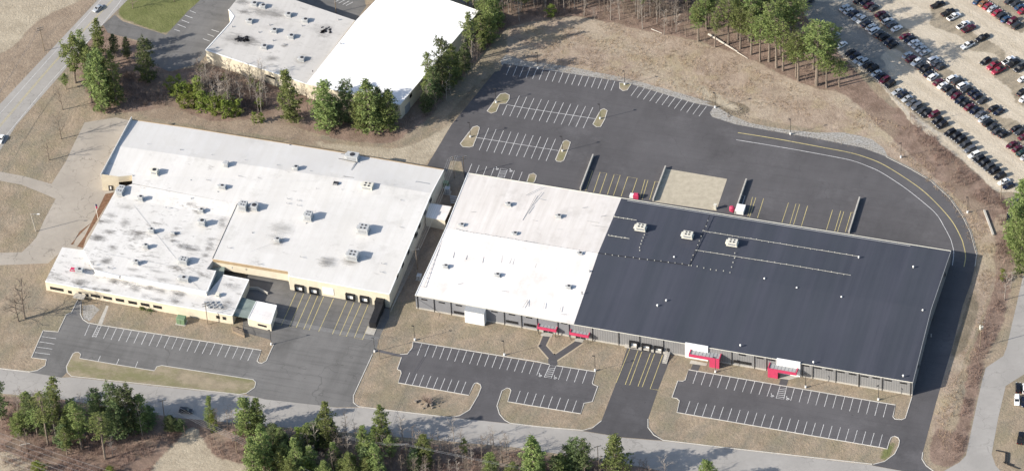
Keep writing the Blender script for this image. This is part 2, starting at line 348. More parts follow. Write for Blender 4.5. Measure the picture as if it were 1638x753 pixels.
def make_ground():
    ny, nx = len(gy), len(gx); X, Y = np.meshgrid(gx, gy)
    v = np.stack([X.ravel(), Y.ravel(), np.zeros(X.size)], 1)
    i = np.arange((ny-1)*(nx-1)); r, c = i//(nx-1), i % (nx-1); a = r*nx+c
    f = np.stack([a, a+1, a+nx+1, a+nx], 1)
    me = bpy.data.meshes.new('ground'); me.from_pydata(v.tolist(), [], f.tolist())
    for k, polys in ZN.items():
        at = me.attributes.new('z_'+k, 'FLOAT', 'POINT'); at.data.foreach_set('value', ramp_mask(polys, gx, gy, 2 if k in ('yard', 'ysoil', 'grey') else 3).ravel().astype(np.float32))
    b = NB('ground', .97, .05)
    big = b.noise(.03, 4, .6); mid = b.noise(.16, 5, .7); sm = b.noise(.9, 4, .75, lo=.3, hi=.7); fine = b.noise(3.0, 2, .7, lo=.3, hi=.7)
    gn = b.noise(.07, 4, .7, lo=.45, hi=.68)
    sw_ = b.noise(.12, 5, .75, b.mapv((1, .35, 1), .5), .42, .6)
    lawn = b.mix(mid, (.265, .213, .155), (.395, .32, .24)); lawn = b.mix(b.math('MULTIPLY', sw_, .8), lawn, (.23, .21, .165)); lawn = b.mix(b.math('MULTIPLY', b.noise(.055, 5, .75, b.mapv((1, .6, 1), 1.2), .5, .62), .6), lawn, (.39, .31, .23)); lawn = b.mix(b.math('MULTIPLY', gn, .5), lawn, (.225, .21, .13))
    def zone(col, key, c, amp=.75):
        k = b.rng(b.math('ADD', b.attr('z_'+key), b.math('MULTIPLY', b.math('SUBTRACT', b.noise(.25, 5, .7, lo=0, hi=1), .5), amp*1.6)), .38, .62, smooth=True)
        return b.mix(k, col, c)
    field = b.mix(mid, (.30, .235, .18), (.44, .355, .28)); field = b.mix(b.math('MULTIPLY', b.noise(.05, 4, .7, lo=.5, hi=.65), .7), field, (.38, .32, .20))
    field = b.mix(b.math('MULTIPLY', b.noise(.09, 5, .75, b.mapv((1, 1, 1), .6), .56, .7), .6), field, (.19, .15, .125))
    field = b.mix(b.math('MULTIPLY', b.noise(.6, 5, .8, b.mapv((1, .45, 1), -.5), .5, .66), .5), field, (.22, .165, .13)); field = b.mix(b.math('MULTIPLY', b.noise(.035, 3, .6, b.mapv((1, 1.6, 1), .4), .48, .6), .5), field, (.46, .40, .31))
    soil = b.mix(mid, (.26, .205, .155), (.36, .29, .22)); soil = b.mix(b.noise(.4, 4, .6, b.mapv((1, .12, 1), math.radians(38)), .5, .75), soil, (.24, .20, .16))
    woods = b.mix(mid, (.165, .118, .093), (.31, .228, .183)); woods = b.mix(b.math('MULTIPLY', b.noise(.05, 3, .6, lo=.5, hi=.7), .8), woods, (.30, .24, .18))
    sand = b.mix(mid, (.36, .31, .235), (.49, .43, .33)); green = b.mix(mid, (.13, .15, .055), (.19, .205, .085))
    col = lawn
    for key, c in (('field', field), ('wet', b.mix(mid, (.17, .145, .105), (.26, .22, .165))), ('soil', soil), ('woods', woods), ('sand', sand), ('green', green)): col = zone(col, key, c, .45)
    d_ = P(1604, 215)-P(1360, 40); ang = math.atan2(d_.y, d_.x)
    tracks = b.noise(.45, 4, .6, b.mapv((.08, 1, 1), -ang), .45, .7); ctr = b.noise(.5, 4, .65, b.mapv((1, .14, 1), -ang), .42, .62)
    yt = b.mix(mid, (.49, .43, .34), (.57, .505, .405)); yt = b.mix(b.math('MULTIPLY', tracks, .4), yt, (.36, .30, .215))
    yo = b.mix(mid, (.22, .19, .145), (.32, .28, .215)); yo = b.mix(b.math('MULTIPLY', ctr, .5), yo, (.46, .39, .29)); yg = b.mix(mid, (.25, .24, .215), (.33, .31, .275))
    yt = zone(yt, 'ysoil', yo, .5); yt = zone(yt, 'grey', yg, .5)
    ya = b.rng(b.math('ADD', b.attr('z_yard'), b.math('MULTIPLY', b.math('SUBTRACT', b.noise(.5, 4, .7, lo=0, hi=1), .5), .35)), .45, .6, smooth=True)
    col = b.mix(ya, col, yt)
    col = b.mix(b.math('MULTIPLY', sm, b.rng(ya, 0, 1, .55, .2)), col, b.mix(.55, col, (.10, .075, .055)))
    v_ = b.n.new('ShaderNodeVectorMath'); v_.operation = 'SCALE'; b.lk(col, v_.inputs[0]); b.lk(b.rng(fine, 0, 1, .80, 1.20), v_.inputs[3])
    me.materials.append(b.out(v_.outputs[0])); b.bump(sm, .5, .25)
    tag(link('ground', me), kind='structure')
make_ground()
def sheet(name, spec, z, mat, extra=None):
    m = MB(); m.flat(W3(spec, z)); return tag(m.build(name, mat), kind='structure')
Z1 = .02
gv = NB('crushed grey stone', .95, .1); gc_ = gv.mix(gv.noise(1.4, 4, .85, lo=.38, hi=.62), (.17, .165, .155), (.44, .43, .41)); gc_ = gv.mix(gv.math('MULTIPLY', gv.noise(.2, 4, .7), .4), gc_, (.30, .26, .20)); M['gravel'] = gv.out(gc_)
sheet('gravel_verge', 'a2 915,395 905,365 940,330 a3 0,368 100,380 300,408 450,440 570,462 700,495 900,552 1130,620 a4 60,618 150,650 215,690 330,738 b4 330,62 450,85 560,104 700,118 800,122 900,120 1000,140 1080,165 b5 230,175 285,215 310,268 200,240 b4 980,215 700,160 560,138 250,85 a4 120,712 85,680 110,650 a3 1130,655 640,515 570,500 0,415', .009, M['gravel'])
sheet('gravel_verge', 'c0 500,445 560,440 600,470 540,540 500,520', .009, M['gravel'])
BIG = ('a2 925,385 a3 0,403 570,490 640,508 a4 0,622 120,645 95,680 110,705 250,750 b4 560,128 700,150 980,205 b5 150,210 300,265 450,340 570,410 680,510 760,620 810,720 c5 845,135 835,210 810,310 760,450 d5 700,0 600,340 520,640 515,680 540,720 590,760 '
       '430,757 213,717 290,695 350,650 375,600 380,570 372,552 350,543 330,550 318,575 305,620 d4 1130,612 0,418 d3 915,400 930,330 915,316 885,310 920,210 950,212 965,205 985,143 d5 355,355 340,425 352,440 395,443 415,435 455,300 p 1450,600 1505,432 760,312 b2 690,395 670,295 605,290 585,355 465,318 a2 610,753 720,620 870,435 905,425')
sheet('parking_lot', BIG, Z1, M['asphalt'])
sheet('parking_lot', 'c2 380,663 375,700 345,738 300,740 150,705 d2 135,28 310,68 285,140 308,155 290,222 715,297 740,235 765,222 790,240 770,300 720,385 660,420 600,430 960,465 900,410 885,360 915,270 945,253 970,265 950,335 d3 0,353 335,408 355,345 405,335 438,243 405,225 425,155 185,118 148,112', Z1, M['asphalt'])
sheet('dock_apron', 'd3 615,10 548,222 460,450 400,500 350,510 600,550 830,568 740,490 740,440 800,265 865,100 875,40', Z1, M['asphalt_new'])
sheet('parking_lot', 'c2 243,400 235,520 185,620 155,712 d2 135,50 20,300 20,340 70,367 d1 970,368 540,320 430,292 p 398,615 250,600 118,585 d0 370,190 180,158 225,148 270,120 280,85 190,70 c0 260,597 350,605 400,500 430,490 470,410 495,415 485,500 530,550 610,565 c1 520,715 d1 495,90 505,101 525,104 550,90 590,0 c1 595,680 570,650 407,605 410,520 430,240 620,290', Z1, M['asphalt_mid'])
# the public roads
road_edge_top = TT('d0 -300,105 0,135 420,185 1130,262 d1 400,292 970,370 d2 70,370 640,432 960,467 d3 350,510 600,552 830,570 d4 1080,714 d5 215,718 430,757 590,775 740,800')
sheet('road', 'd0 -300,100 0,134 180,158 370,190 430,187 1130,261 d1 400,293 970,370 d2 70,370 640,432 960,467 d3 350,512 600,553 830,571 d4 1080,716 d5 215,719 430,758 600,775 p 1560,790 1560,850 1010,743 d2 1000,610 450,560 d1 560,480 d1 0,430 d0 400,325 60,290 -300,270', .012, M['road'])
sheet('road', 'a0 640,-60 590,0 0,627 -300,930 -300,1230 0,905 100,753 340,480 620,150 770,0 830,-60', .012, M['road'])
sheet('road', 'c5 1300,-200 1130,245 1025,700 d5 1005,60 900,130 880,200 850,330 780,660 740,700 640,755 600,774 1010,790 990,753 960,720 935,650 975,430 1020,240 1130,170 1400,60', .014, M['road'])
sheet('driveway', 'b0 510,60 440,200 400,290 310,430 150,385 -60,345 -60,400 130,435 290,500 335,520 270,640 220,750 c0 180,80 130,125 -60,130 -60,205 290,192 380,110 520,112 b0 600,640 700,450 800,200 830,60 700,30', .012, M['drive'])
sheet('parking_lot', 'a0 620,150 690,90 740,130 1000,212 1130,70 a1 130,22 210,-60 500,-60 380,60 300,180 190,330 140,385 a0 1020,432 900,380 830,245 650,200', .016, M['asphalt_mid'])
sheet('parking_lot', 'a1 700,-60 1130,-60 1150,40 1090,125 700,0', .016, M['asphalt_mid'])
sheet('parking_lot', 'a2 560,-60 900,-80 800,20 760,75', .016, M['asphalt_mid'])
# car storage yard
sheet('gravel_pad', 'b3 848,338 b4 200,400 135,592 b3 775,537', .05, M['pad'])
sheet('path', 'c0 640,445 655,448 615,560 590,556', .012, M['concrete'])
sheet('mulch_bed', 'b0 635,490 690,480 520,753 c0 500,100 465,90 b0 510,745', .018, M['mulch'])
sheet('mulch_bed', 'b0 555,660 c0 480,0 440,80 425,78 450,50', .016, M['mulch'])
wk = MB()
for s, wd in (('c3 130,628 103,690 p 884,572', 3.7), ('c3 330,662 p 884,575', 3.7)): wk.strip(W3(s), wd, .006)
tag(wk.build('gravel_verge', M['lot_dirt']), kind='structure')
wk = MB()
for s, wd in (('c3 130,628 103,690 p 884,572', 2.6), ('c3 330,662 p 884,575', 2.6), ('d3 165,75 168,118', 3.2), ('d3 1040,95 1018,150', 2.8), ('d4 550,190 533,240', 2.8)): wk.strip(W3(s), wd, .014+.004*len(wk.f) % .02)
tag(wk.build('path', M['asphalt_new']), kind='structure')
wk = MB()
for s in ('c3 102,598 170,607 160,635 93,627', 'c3 302,635 358,645 345,668 298,660', 'd3 1000,85 1100,105 1090,120 990,105', 'd4 520,168 635,185 575,203 515,195'): wk.flat(W3(s, .06))
tag(wk.build('entrance_slab', M['concrete']), kind='structure')
# ------------------------------------------------------------------ kerbs
def kerb(spec, closed=False, wd=.28, n=3, off=.0):
    m = MB(); p = W3(spec); m.strip(p if n <= 1 else p, wd, .0, 0, .14, closed); return tag(m.build('kerb', M['kerb']), kind='structure')
for s in ('c2 380,663 d2 540,0 1130,95 d3 148,112', 'd3 190,119 425,155 405,222 410,232 438,243 405,335 355,345 335,408 0,353 d2 950,335 970,268 962,257 945,253 915,270 885,360 900,410 930,445 965,465 1130,485 d3 350,508 410,490 460,450',
          'c2 380,663 375,700 345,738 300,740', 'd2 310,68 285,140 305,150 308,165 290,222 715,297 740,240 750,225 765,222 785,232 790,250 770,300 720,385 660,420 600,430 50,365 20,340 20,300 135,50',
          'd3 740,440 740,490 775,535 830,567 1130,603 d4 1080,712 d5 215,714 290,695 350,650 375,600 380,570 372,552 350,543 330,550 318,575 305,620 d4 1130,612 0,418 d3 915,400 930,330 915,316 885,310 920,210 950,212 965,205 985,143 d5 355,355 340,425 352,440 395,443 415,435 455,305',
          'c0 260,597 350,605 400,500 430,490 470,410', 'c0 260,597 d0 190,70 280,83 272,120 225,148 180,156 0,136 -200,118', 'c0 485,440 485,500 500,530 530,550 610,565 c1 520,715 d1 495,90 505,101 525,104 550,90 590,0 c1 595,680',
          'b5 300,265 450,340 570,410 680,510 760,620 810,720 c5 845,135 835,210', 'd5 520,640 515,680 540,720 590,757'):
    kerb(s)
kerb('b5 300,265 450,340 570,410 680,510 760,620 810,720 c5 845,135', wd=.6)
def island(spec, mat, z=.13):
    p = W3(spec); m = MB(); m.prism(p, 0, z, 0); m.strip(p, .3, z+.005, 1, 0, True); return tag(m.build('traffic_island', [mat, M['kerb']]), kind='structure')
gb = NB('island turf', .95, .05); gmid = gb.noise(.25, 5, .7); gcol = gb.mix(gmid, (.26, .22, .16), (.37, .31, .225)); gcol = gb.mix(gb.math('MULTIPLY', gb.noise(.09, 5, .75, gb.mapv((.6, 1.4, 1), .2), lo=.44, hi=.62), .8), gcol, (.19, .19, .095)); gcol = gb.mix(gb.math('MULTIPLY', gb.noise(2.5, 3, .7, lo=.3, hi=.7), .3), gcol, (.12, .11, .06)); M['turf'] = gb.out(gcol)
island('d0 440,47 455,39 472,38 487,50 480,75 700,113 930,150 945,125 975,118 1040,128 d1 470,203 487,220 480,250 430,285 390,292 d0 1040,248 430,183 405,160 400,125', M['turf'])
for s in ('a2 885,590 905,568 935,563 960,575 958,600 940,625 900,628 880,675 850,685 825,672', 'b2 740,90 765,82 780,92 770,130 740,205 720,211 680,208 663,190', 'a3 455,665 475,656 495,668 480,720 455,765 430,767 408,750', 'b3 230,175 250,168 273,180 262,215 232,290 215,298 190,295 183,285', 'b3 25,375 50,367 68,380 60,410 50,425 10,420', 'a3 568,500 640,508 615,545 590,550 570,535'):
    island(s, M['turf'])
# ------------------------------------------------------------------ painted markings
def rows(spec0, spec1, n, v0, v1=None, skip=()):
    a = TT(spec0)[0]; b = TT(spec1)[0]; v1 = v1 or v0; out = []
    for i in range(n):
        if i in skip: continue
        t = i/(n-1) if n > 1 else 0; x = a[0]+(b[0]-a[0])*t; y = a[1]+(b[1]-a[1])*t
        out.append(((x, y), (x+(v0[0]+(v1[0]-v0[0])*t)*K, y+(v0[1]+(v1[1]-v0[1])*t)*K)))
    return out
ZL = .034
def marks(segs, polylines, mat, wd=.17):
    m = MB()
    for a, b in segs: m.strip([P(*a), P(*b)], wd, ZL)
    for s, w2 in polylines: m.strip(W3(s), w2 or wd, ZL+.006)
    return tag(m.build('parking_marking', mat), kind='structure')
seg = (rows('a2 967,392', 'a3 542,487', 17, (-25, 60))+rows('a3 682,520', 'a3 1092,643', 12, (-44, 58))+rows('a2 1020,578', 'a3 408,648', 11, (-58, 124))+rows('a2 945,635', 'a2 945,635', 1, (-27, 60))
       + rows('b2 835,95', 'b3 183,160', 10, (-57, 132)) + rows('b2 733,310', 'b2 868,333', 4, (-22, 55))+rows('b2 990,350', 'b2 1037,358', 2, (-22, 55)))
marks(seg, [('a2 945,632 a3 0,652 430,718', 0), ('b2 765,152 b3 0,198 200,230', 0)], M['white_line'])
seg = rows('c0 655,577', 'c1 470,710', 20, (-32, 68))+rows('c0 540,558', 'c0 540,558', 1, (-30, 70))+[tuple(TT(s)) for s in ('c0 250,632 338,645', 'c0 237,663 328,678', 'c0 222,695 315,708', 'c0 210,728 302,740', 'd0 605,60 590,93', 'd0 717,77 702,110', 'd0 830,93 815,130')]
marks(seg, [], M['white_line'])
seg = [((674.7+ (865.8-674.7)*i/16, 549.3+(580.8-549.3)*i/16), (674.7+(865.8-674.7)*i/16-7.2, 549.3+(580.8-549.3)*i/16+18.6)) for i in range(17)]
seg += rows('d3 228,127', 'd3 372,150', 4, (-27, 75))+rows('d2 360,160', 'd2 698,215', 9, (-29, 71))+rows('d2 1025,270', 'd3 310,328', 8, (-27, 73))
marks(seg, [], M['white_line'])
seg = rows('d3 1037,152', 'd4 467,228', 10, (-26, 74))+rows('d4 605,255', 'd5 303,348', 12, (-22, 74), (-21, 80))+rows('d3 993,332', 'd5 277,532', 24, (-26, 73), (-22, 78))
marks(seg, [], M['white_line'])
def hatch(spec, n=5):
    q = W3(spec); a, b, c, d = q; m = MB(); m.strip(q, .17, ZL, 0, 0, True)
    for i in range(1, n+1):
        t = i/(n+1); t2 = min(1, t+.16); t3 = max(0, t-.0); m.strip([a.lerp(d, t2), b.lerp(c, t3)], .16, ZL+.004)
    return tag(m.build('parking_marking', M['white_line']), kind='structure')
for s in ('d3 148,116 185,121 157,193 115,187', 'd4 520,238 560,243 541,320 495,314', 'b2 908,337 948,344 928,395 888,390', 'c0 590,566 610,568 577,638 555,634'): hatch(s)
def isa(x, y, t):
    c = P(*T(t, x, y)); m = MB(); r = .34
    pts = [(c.x+r*math.cos(a), c.y+r*math.sin(a)) for a in [2*math.pi*i/12 for i in range(12)]]
    m.strip(pts, .17, ZL, 0, 0, True); m.strip([(c.x-.15, c.y+1.15), (c.x-.05, c.y+.45), (c.x+.4, c.y+.45), (c.x+.7, c.y-.15)], .2, ZL+.004); m.box((c.x-.15, c.y+1.3, ZL), (.3, .3, .02))
    tag(m.build('parking_marking', M['white_line']), kind='structure')
for a in ((90, 180, 'd3'), (180, 194, 'd3'), (470, 302, 'd4'), (563, 320, 'd4'), (885, 342, 'b2'), (967, 354, 'b2')): isa(*a)
marks([], [(s, 0) for s in ('b3 385,350 408,350 365,472', 'b3 412,480 452,360 492,367 450,488', 'b3 495,495 537,373 573,378 532,500', 'b3 578,505 618,388 675,397 638,505', 'b3 690,520 722,405 740,407 705,525', 'b3 750,525 783,415 805,418',
    'b4 325,625 353,510 373,513 335,628', 'b4 420,518 383,635', 'b4 570,543 530,663', 'b4 578,672 615,550 637,553 600,675', 'b4 685,562 647,685', 'b4 835,587 798,708', 'b4 848,715 885,592 903,597 865,718', 'b4 912,720 947,602 963,603')], M['yellow_line'], .2)
marks([], [('b4 290,500 308,502 285,575', 0)], M['white_line'])
marks([], [(s, 0) for s in ('c1 730,368 640,565 605,560', 'c1 775,375 690,572 730,578 818,380', 'c1 860,388 775,588 808,593 895,393', 'c1 955,405 865,603', 'c1 1035,420 948,618', 'c1 1078,428 992,625 1032,632 1120,435', 'c2 108,442 25,640 75,650 108,570',
    'd3 630,18 548,220', 'd3 680,28 603,232 630,235 703,35', 'd3 755,43 680,243 705,247 780,48', 'd3 828,55 753,258 803,265')], M['yellow_line'], .2)
def lane(spec, mat, wd=.2, off=0):
    m = MB(); p = smoothpl(W3(spec), 5); m.strip(p, wd, ZL-.006); return tag(m.build('lane_marking', mat), kind='structure')
lane('b4 265,122 400,143 560,170 800,215 930,240 1020,265 1130,308 b5 400,385 520,470 620,565 700,660 750,753 c5 765,80 778,150 768,213', M['yellow_line'], .3)
lane('b4 255,165 560,215 850,268 960,292 1050,325 1130,362 b5 400,445 510,530 600,610 650,690 683,753 c5 695,70 707,130 698,205', M['white_line'], .2)
lane('a0 700,-20 330,380 10,753 -80,860', M['yellow_line'], .14); lane('a0 693,-20 324,378 3,750 -88,856', M['yellow_line'], .14)
lane('a0 628,-20 0,685 -100,795', M['white_line'], .14); lane('a0 748,-20 560,215 300,500 90,753 -60,930', M['white_line'], .14)
seg = [tuple(TT('a1 '+s)) for s in ('90,66 125,80', '60,94 105,110', '40,122 85,140', '15,148 65,168', '-5,178 30,190', '220,180 265,195', '195,207 235,222', '168,235 210,250')]
seg += [tuple(TT('a1 '+s)) for s in ('960,15 1000,-5', '985,22 1025,0', '1010,30 1050,8', '1030,36 1070,15')]
marks(seg, [], M['white_line'], .2)
# ------------------------------------------------------------------ buildings
Z = Vector((0, 0, 1))
def RV(s, z): return W3(s, z)
class Wall:                        # a vertical wall between two roof corners
    def __init__(s, a, b, h): s.a = Vector((a[0], a[1], 0)); s.b = Vector((b[0], b[1], 0)); s.d = (s.b-s.a).normalized(); s.n = Vector((s.d.y, -s.d.x, 0)); s.h = h; s.rz = math.atan2(s.d.y, s.d.x)
    def hit(s, px, py):
        d = Vector(CF*FPX+CR*(px-819)+CU*(376.5-py)); c = Vector(CP); t = (s.a-c).dot(s.n)/d.dot(s.n); return c+d*t
    def at(s, u, z, out=0): return s.a+s.d*u+s.n*out+Z*z
    def box(s, px, py, w, h, dep, mat, name, parent, out=0., z=None, m=None):
        p = s.hit(px, py); 
        if z is not None: p.z = z
        own = m is None; m = m or MB(); q = p+s.n*(out+dep/2); m.box(q, (w, dep, h), s.rz)
        if own: return m.build(name, mat, parent)
        return p
def body(parent, groups, wallsegs, zb=-.3):
    """groups: (name, [polygons of 3-D corners], mat); wallsegs: (name, [3-D points], mat[, foot level])"""
    for name, polys, mat in groups:
        m = MB()
        for p in polys: m.flat(p)
        m.build(name, mat, parent)
    for e in wallsegs:
        name, pts, mat = e[:3]; zf = e[3] if len(e) > 3 else zb; m = MB(); u = 0
        for a, b in zip(pts, pts[1:]):
            l = (Vector(b)-Vector(a)).length
            m.poly([(a[0], a[1], zf), (b[0], b[1], zf), (b[0], b[1], b[2]), (a[0], a[1], a[2])], 0, [(u, zf), (u+l, zf), (u+l, b[2]), (u, a[2])]); u += l
        m.build(name, mat, parent)
def edge(parent, pts, name, mat, wd=.35, h=.18, dz=.0):       # metal edge along a roof line in 3-D
    m = MB()
    for a, b in zip(pts, pts[1:]):
        a = Vector(a); b = Vector(b); d = (b-a).normalized(); n = Vector((-d.y, d.x, 0)).normalized()*wd/2
        for q0, q1 in (((a-n), (b-n)),):
            A, B, C_, D_ = a-n, b-n, b+n, a+n; t = Z*(h+dz); f = Z*(dz-.12)
            m.poly([A+t, B+t, C_+t, D_+t]); m.poly([A+f, B+f, B+t, A+t]); m.poly([C_+f, D_+f, D_+t, C_+t]); m.poly([B+f, C_+f, C_+t, B+t]); m.poly([D_+f, A+f, A+t, D_+t])
    return m.build(name, mat, parent)
def window(wl, px, py, w, h, parent, n=3, z=None):
    f = wl.box(px, py, w, h, .10, M['darkmetal'], 'window', parent, 0, z)
    p = wl.hit(px, py)
    if z is not None: p.z = z
    for i in range(n): m = MB(); m.box(p+wl.d*((i+.5)/n-.5)*w*.96+wl.n*.115, (w/n*.82, .03, h*.8), wl.rz); m.build('pane', M['glass'], f)
    return f
def dock(wl, px, py, parent, w=3.2, h=3.2):
    p = wl.hit(px, py); m = MB(); rz = wl.rz
    f = MB(); dp = .8
    f.box(p+wl.d*(-w/2+.25)+wl.n*dp/2, (.5, dp, h), rz); f.box(p+wl.d*(w/2-.25)+wl.n*dp/2, (.5, dp, h), rz); f.box(p+Z*(h/2-.3)+wl.n*dp/2, (w-1.0, dp-.01, .6), rz)
    f.box(p-Z*(h/2-.1)+wl.n*(dp/2), (w-1.0, dp-.02, .25), rz)
    s = f.build('dock_shelter', M['black'], parent)
    m.box(p+wl.n*.06-Z*.1, (w-1.05, .1, h-.95), rz); m.build('dock_door', M['white'], s)
    b = MB()
    for k in (-1, 1): b.box(p+wl.d*k*(w/2-.6)-Z*(h/2+.25)+wl.n*.25, (.3, .5, .4), rz)
    b.build('bumper', M['black'], s)
# ---- rooftop equipment as parts of their building
def unit(parent, p, l, wd, h, mat, rz=-AXR, fans=2, hood=True):
    m = MB(); m.box(Vector(p)+Z*h/2, (l, wd, h), rz); m.box(Vector(p)+Z*.1, (l+.5, wd+.4, .2), rz); 
    ca, sa = math.cos(rz), math.sin(rz)
    if hood: c = Vector(p)+Vector((ca, sa, 0))*(-l/2-.35)+Z*h*.55; m.box(c, (.7, wd*.8, h*.5), rz, 0, .7)
    u = m.build('rooftop_unit', mat, parent); f = MB()
    for i in range(fans):
        for j in ((-1, 1) if fans > 1 and wd > 1.9 else (0,)):
            c = Vector(p)+Vector((ca, sa, 0))*((i+.5)/fans-.5)*l*.7+Vector((-sa, ca, 0))*j*wd*.23
            f = MB(); f.tube(c+Z*h, c+Z*(h+.12), min(l/fans, wd)*(.19 if fans > 1 and wd > 1.9 else .33), n=10); f.build('fan', M['fan'], u)
    s = MB(); d = Vector((ca, sa, 0)); n = Vector((sa, -ca, 0))
    s.box(Vector(p)+n*(wd/2+.02)+Z*h*.5, (l*.75, .05, h*.6), rz); s.build('grille', M['metal'], u)
    return u
def vent(parent, p, r=.35, h=.8, mat='white'):
    m = MB(); r *= .75; m.tube(p, Vector(p)+Z*h*.7, r*.6, n=8); m.tube(Vector(p)+Z*h*.65, Vector(p)+Z*h, r, r*.5, n=8); return m.build('roof_vent', M[mat], parent)
def jpipe(parent, p, l=2.2, rz=-AXR, mat='metal'):
    m = MB(); d = Vector((math.cos(rz), math.sin(rz), 0)); p = Vector(p); m.tube(p, p+Z*.6, .07, n=5); m.tube(p+Z*.6, p+d*l*.15+Z*.75, .07, n=5); m.box(p+d*l*.5+Z*.1, (l, .12, .1), rz); return m.build('conduit', M[mat], parent)
# ==== warehouse with the dark roof (right)
B2 = empty('warehouse', P(1100, 500), 0, 'long grey metal warehouse with a half white, half charcoal roof and crimson canopies', 'warehouse')
H2 = 6.4; base = Vector(P(1100, 500))
def rel(o):                      # keep parts in world place while parented to an empty that stands at the base
    for c in o.children: c.location = c.location-o.location
bl, dl, dr, br = RV('b2 710,365', H2)[0], RV('b3 580,515', H2)[0], RV('c5 690,118', H2)[0], RV('d5 460,220', H2)[0]
fl, fm = RV('c2 393,385', H2)[0], RV('c3 292,560', H2)[0]
rl, rm, rr = RV('b2 577,697', H2+.75)[0], RV('c3 440,131', H2+.9)[0], RV('c5 570,470', H2+.75)[0]
ins = lambda a, b, t: a.lerp(b, t)
body(B2, [('roof', [[rl, rm, dl, bl]], M['roof_two']), ('roof', [[fl, fm, rm, rl]], M['roof_two_new']), ('roof', [[rm, rr, dr, dl], [fm, br, rr, rm]], M['roof_dark'])],
     [('wall', [fl, fm], M['grey_wall']), ('wall', [fm, br], M['ribbed']), ('wall', [br, rr, dr], M['ribbed']), ('wall', [dr, dl, bl], M['grey_wall']), ('wall', [bl, rl, fl], M['grey_wall'])])
edge(B2, [fl, fm, br], 'roof_edge', M['unit_cream'], .2, .06); edge(B2, [bl, dl, dr], 'roof_edge', M['unit_cream'], .3, .12); edge(B2, [br, rr, dr], 'roof_edge', M['metal'], .15, .05); edge(B2, [fl, rl, bl], 'roof_edge', M['white'], .3, .12)
a_, b_ = dl.lerp(dr, .02), dl.lerp(dr, .88); nn = Vector((dl-fm)).normalized()*-.9; edge(B2, [a_+nn, b_+nn], 'roof_edge', M['metal'], .18, .12, .06)
wa = Wall(fl, fm, H2); wb = Wall(fm, br, H2); wr = Wall(br, dr, H2)
for wl, L in ((wa, (fm-fl).length), (wb, (br-fm).length)):
    m = MB(); m.box(wl.at(L/2, .35, .06), (L, .12, .7), wl.rz); m.build('plinth', M['concrete'], B2)
def pil(wl, t, x):
    p = wl.hit(*T(t, x, 480 if t[0] == 'c' else 180)); u = (p-wl.a).dot(wl.d)
    # keep the photographed x at eave height
    for _ in range(3):
        q = wl.at(u, 5.5); v = np.array(q)-CP; xx = 819+FPX*(v@CR)/(v@CF); u += (T(t, x, 0)[0]-xx)/4.45
    m = MB(); m.box(wl.at(u, H2/2-.05, .12), (.2, .22, H2-.1), wl.rz); m.build('downpipe', M['darkmetal'], B2)
for x in (405, 505, 607, 928, 1032, 1128): pil(wa, 'c2', x)
for x in (197, 265): pil(wa, 'c3', x)
for x in (405, 563, 690, 833): pil(wb, 'c3', x)
for x in (228, 365, 438, 655, 717, 856, 997): pil(wb, 'd4', x)
for x in (135, 277, 447): pil(wb, 'd5', x)
for t, l in (('c2', ((447, 410), (552, 428), (655, 445), (869, 483), (975, 500), (1078, 518))), ('c3', ((236, 553),))):
    for x, y in l: window(wa, *T(t, x, y), 2.3, .55, B2, 3)
for t, l in (('d4', ((291, 53), (398, 72), (468, 84), (673, 118), (747, 132), (815, 144), (886, 156), (954, 169), (1028, 182), (1098, 193))), ('d5', ((97, 169), (170, 182), (238, 193), (311, 206), (403, 223)))):
    for x, y in l: window(wb, *T(t, x, y), 2.6, .6, B2, 4)
for x, y in (('c2', (661, 490)), ('c2', (976, 545)), ('c2', (1083, 564)), ('c3', (30, 564))): window(wa, *T(x, *y), 4.6, 1.2, B2, 4)
window(wb, *T('d4', 292, 99), 6.6, 1.3, B2, 6)
# windows and a plant box on the shaded end wall
for x, y in (('c5', (655, 262)), ('c5', (582, 525)), ('d5', (496, 122))): window(wr, *T(x, *y), 1.3, 1.3, B2, 1)
p = wr.hit(*T('c5', 560, 640)); m = MB(); m.box(p+wr.n*1.0-Z*.3, (1.6, 1.7, 1.4), wr.rz); m.tube(p+wr.n*.6, p+wr.n*.6+Z*2, .2); m.build('wall_unit', M['unit'], B2)
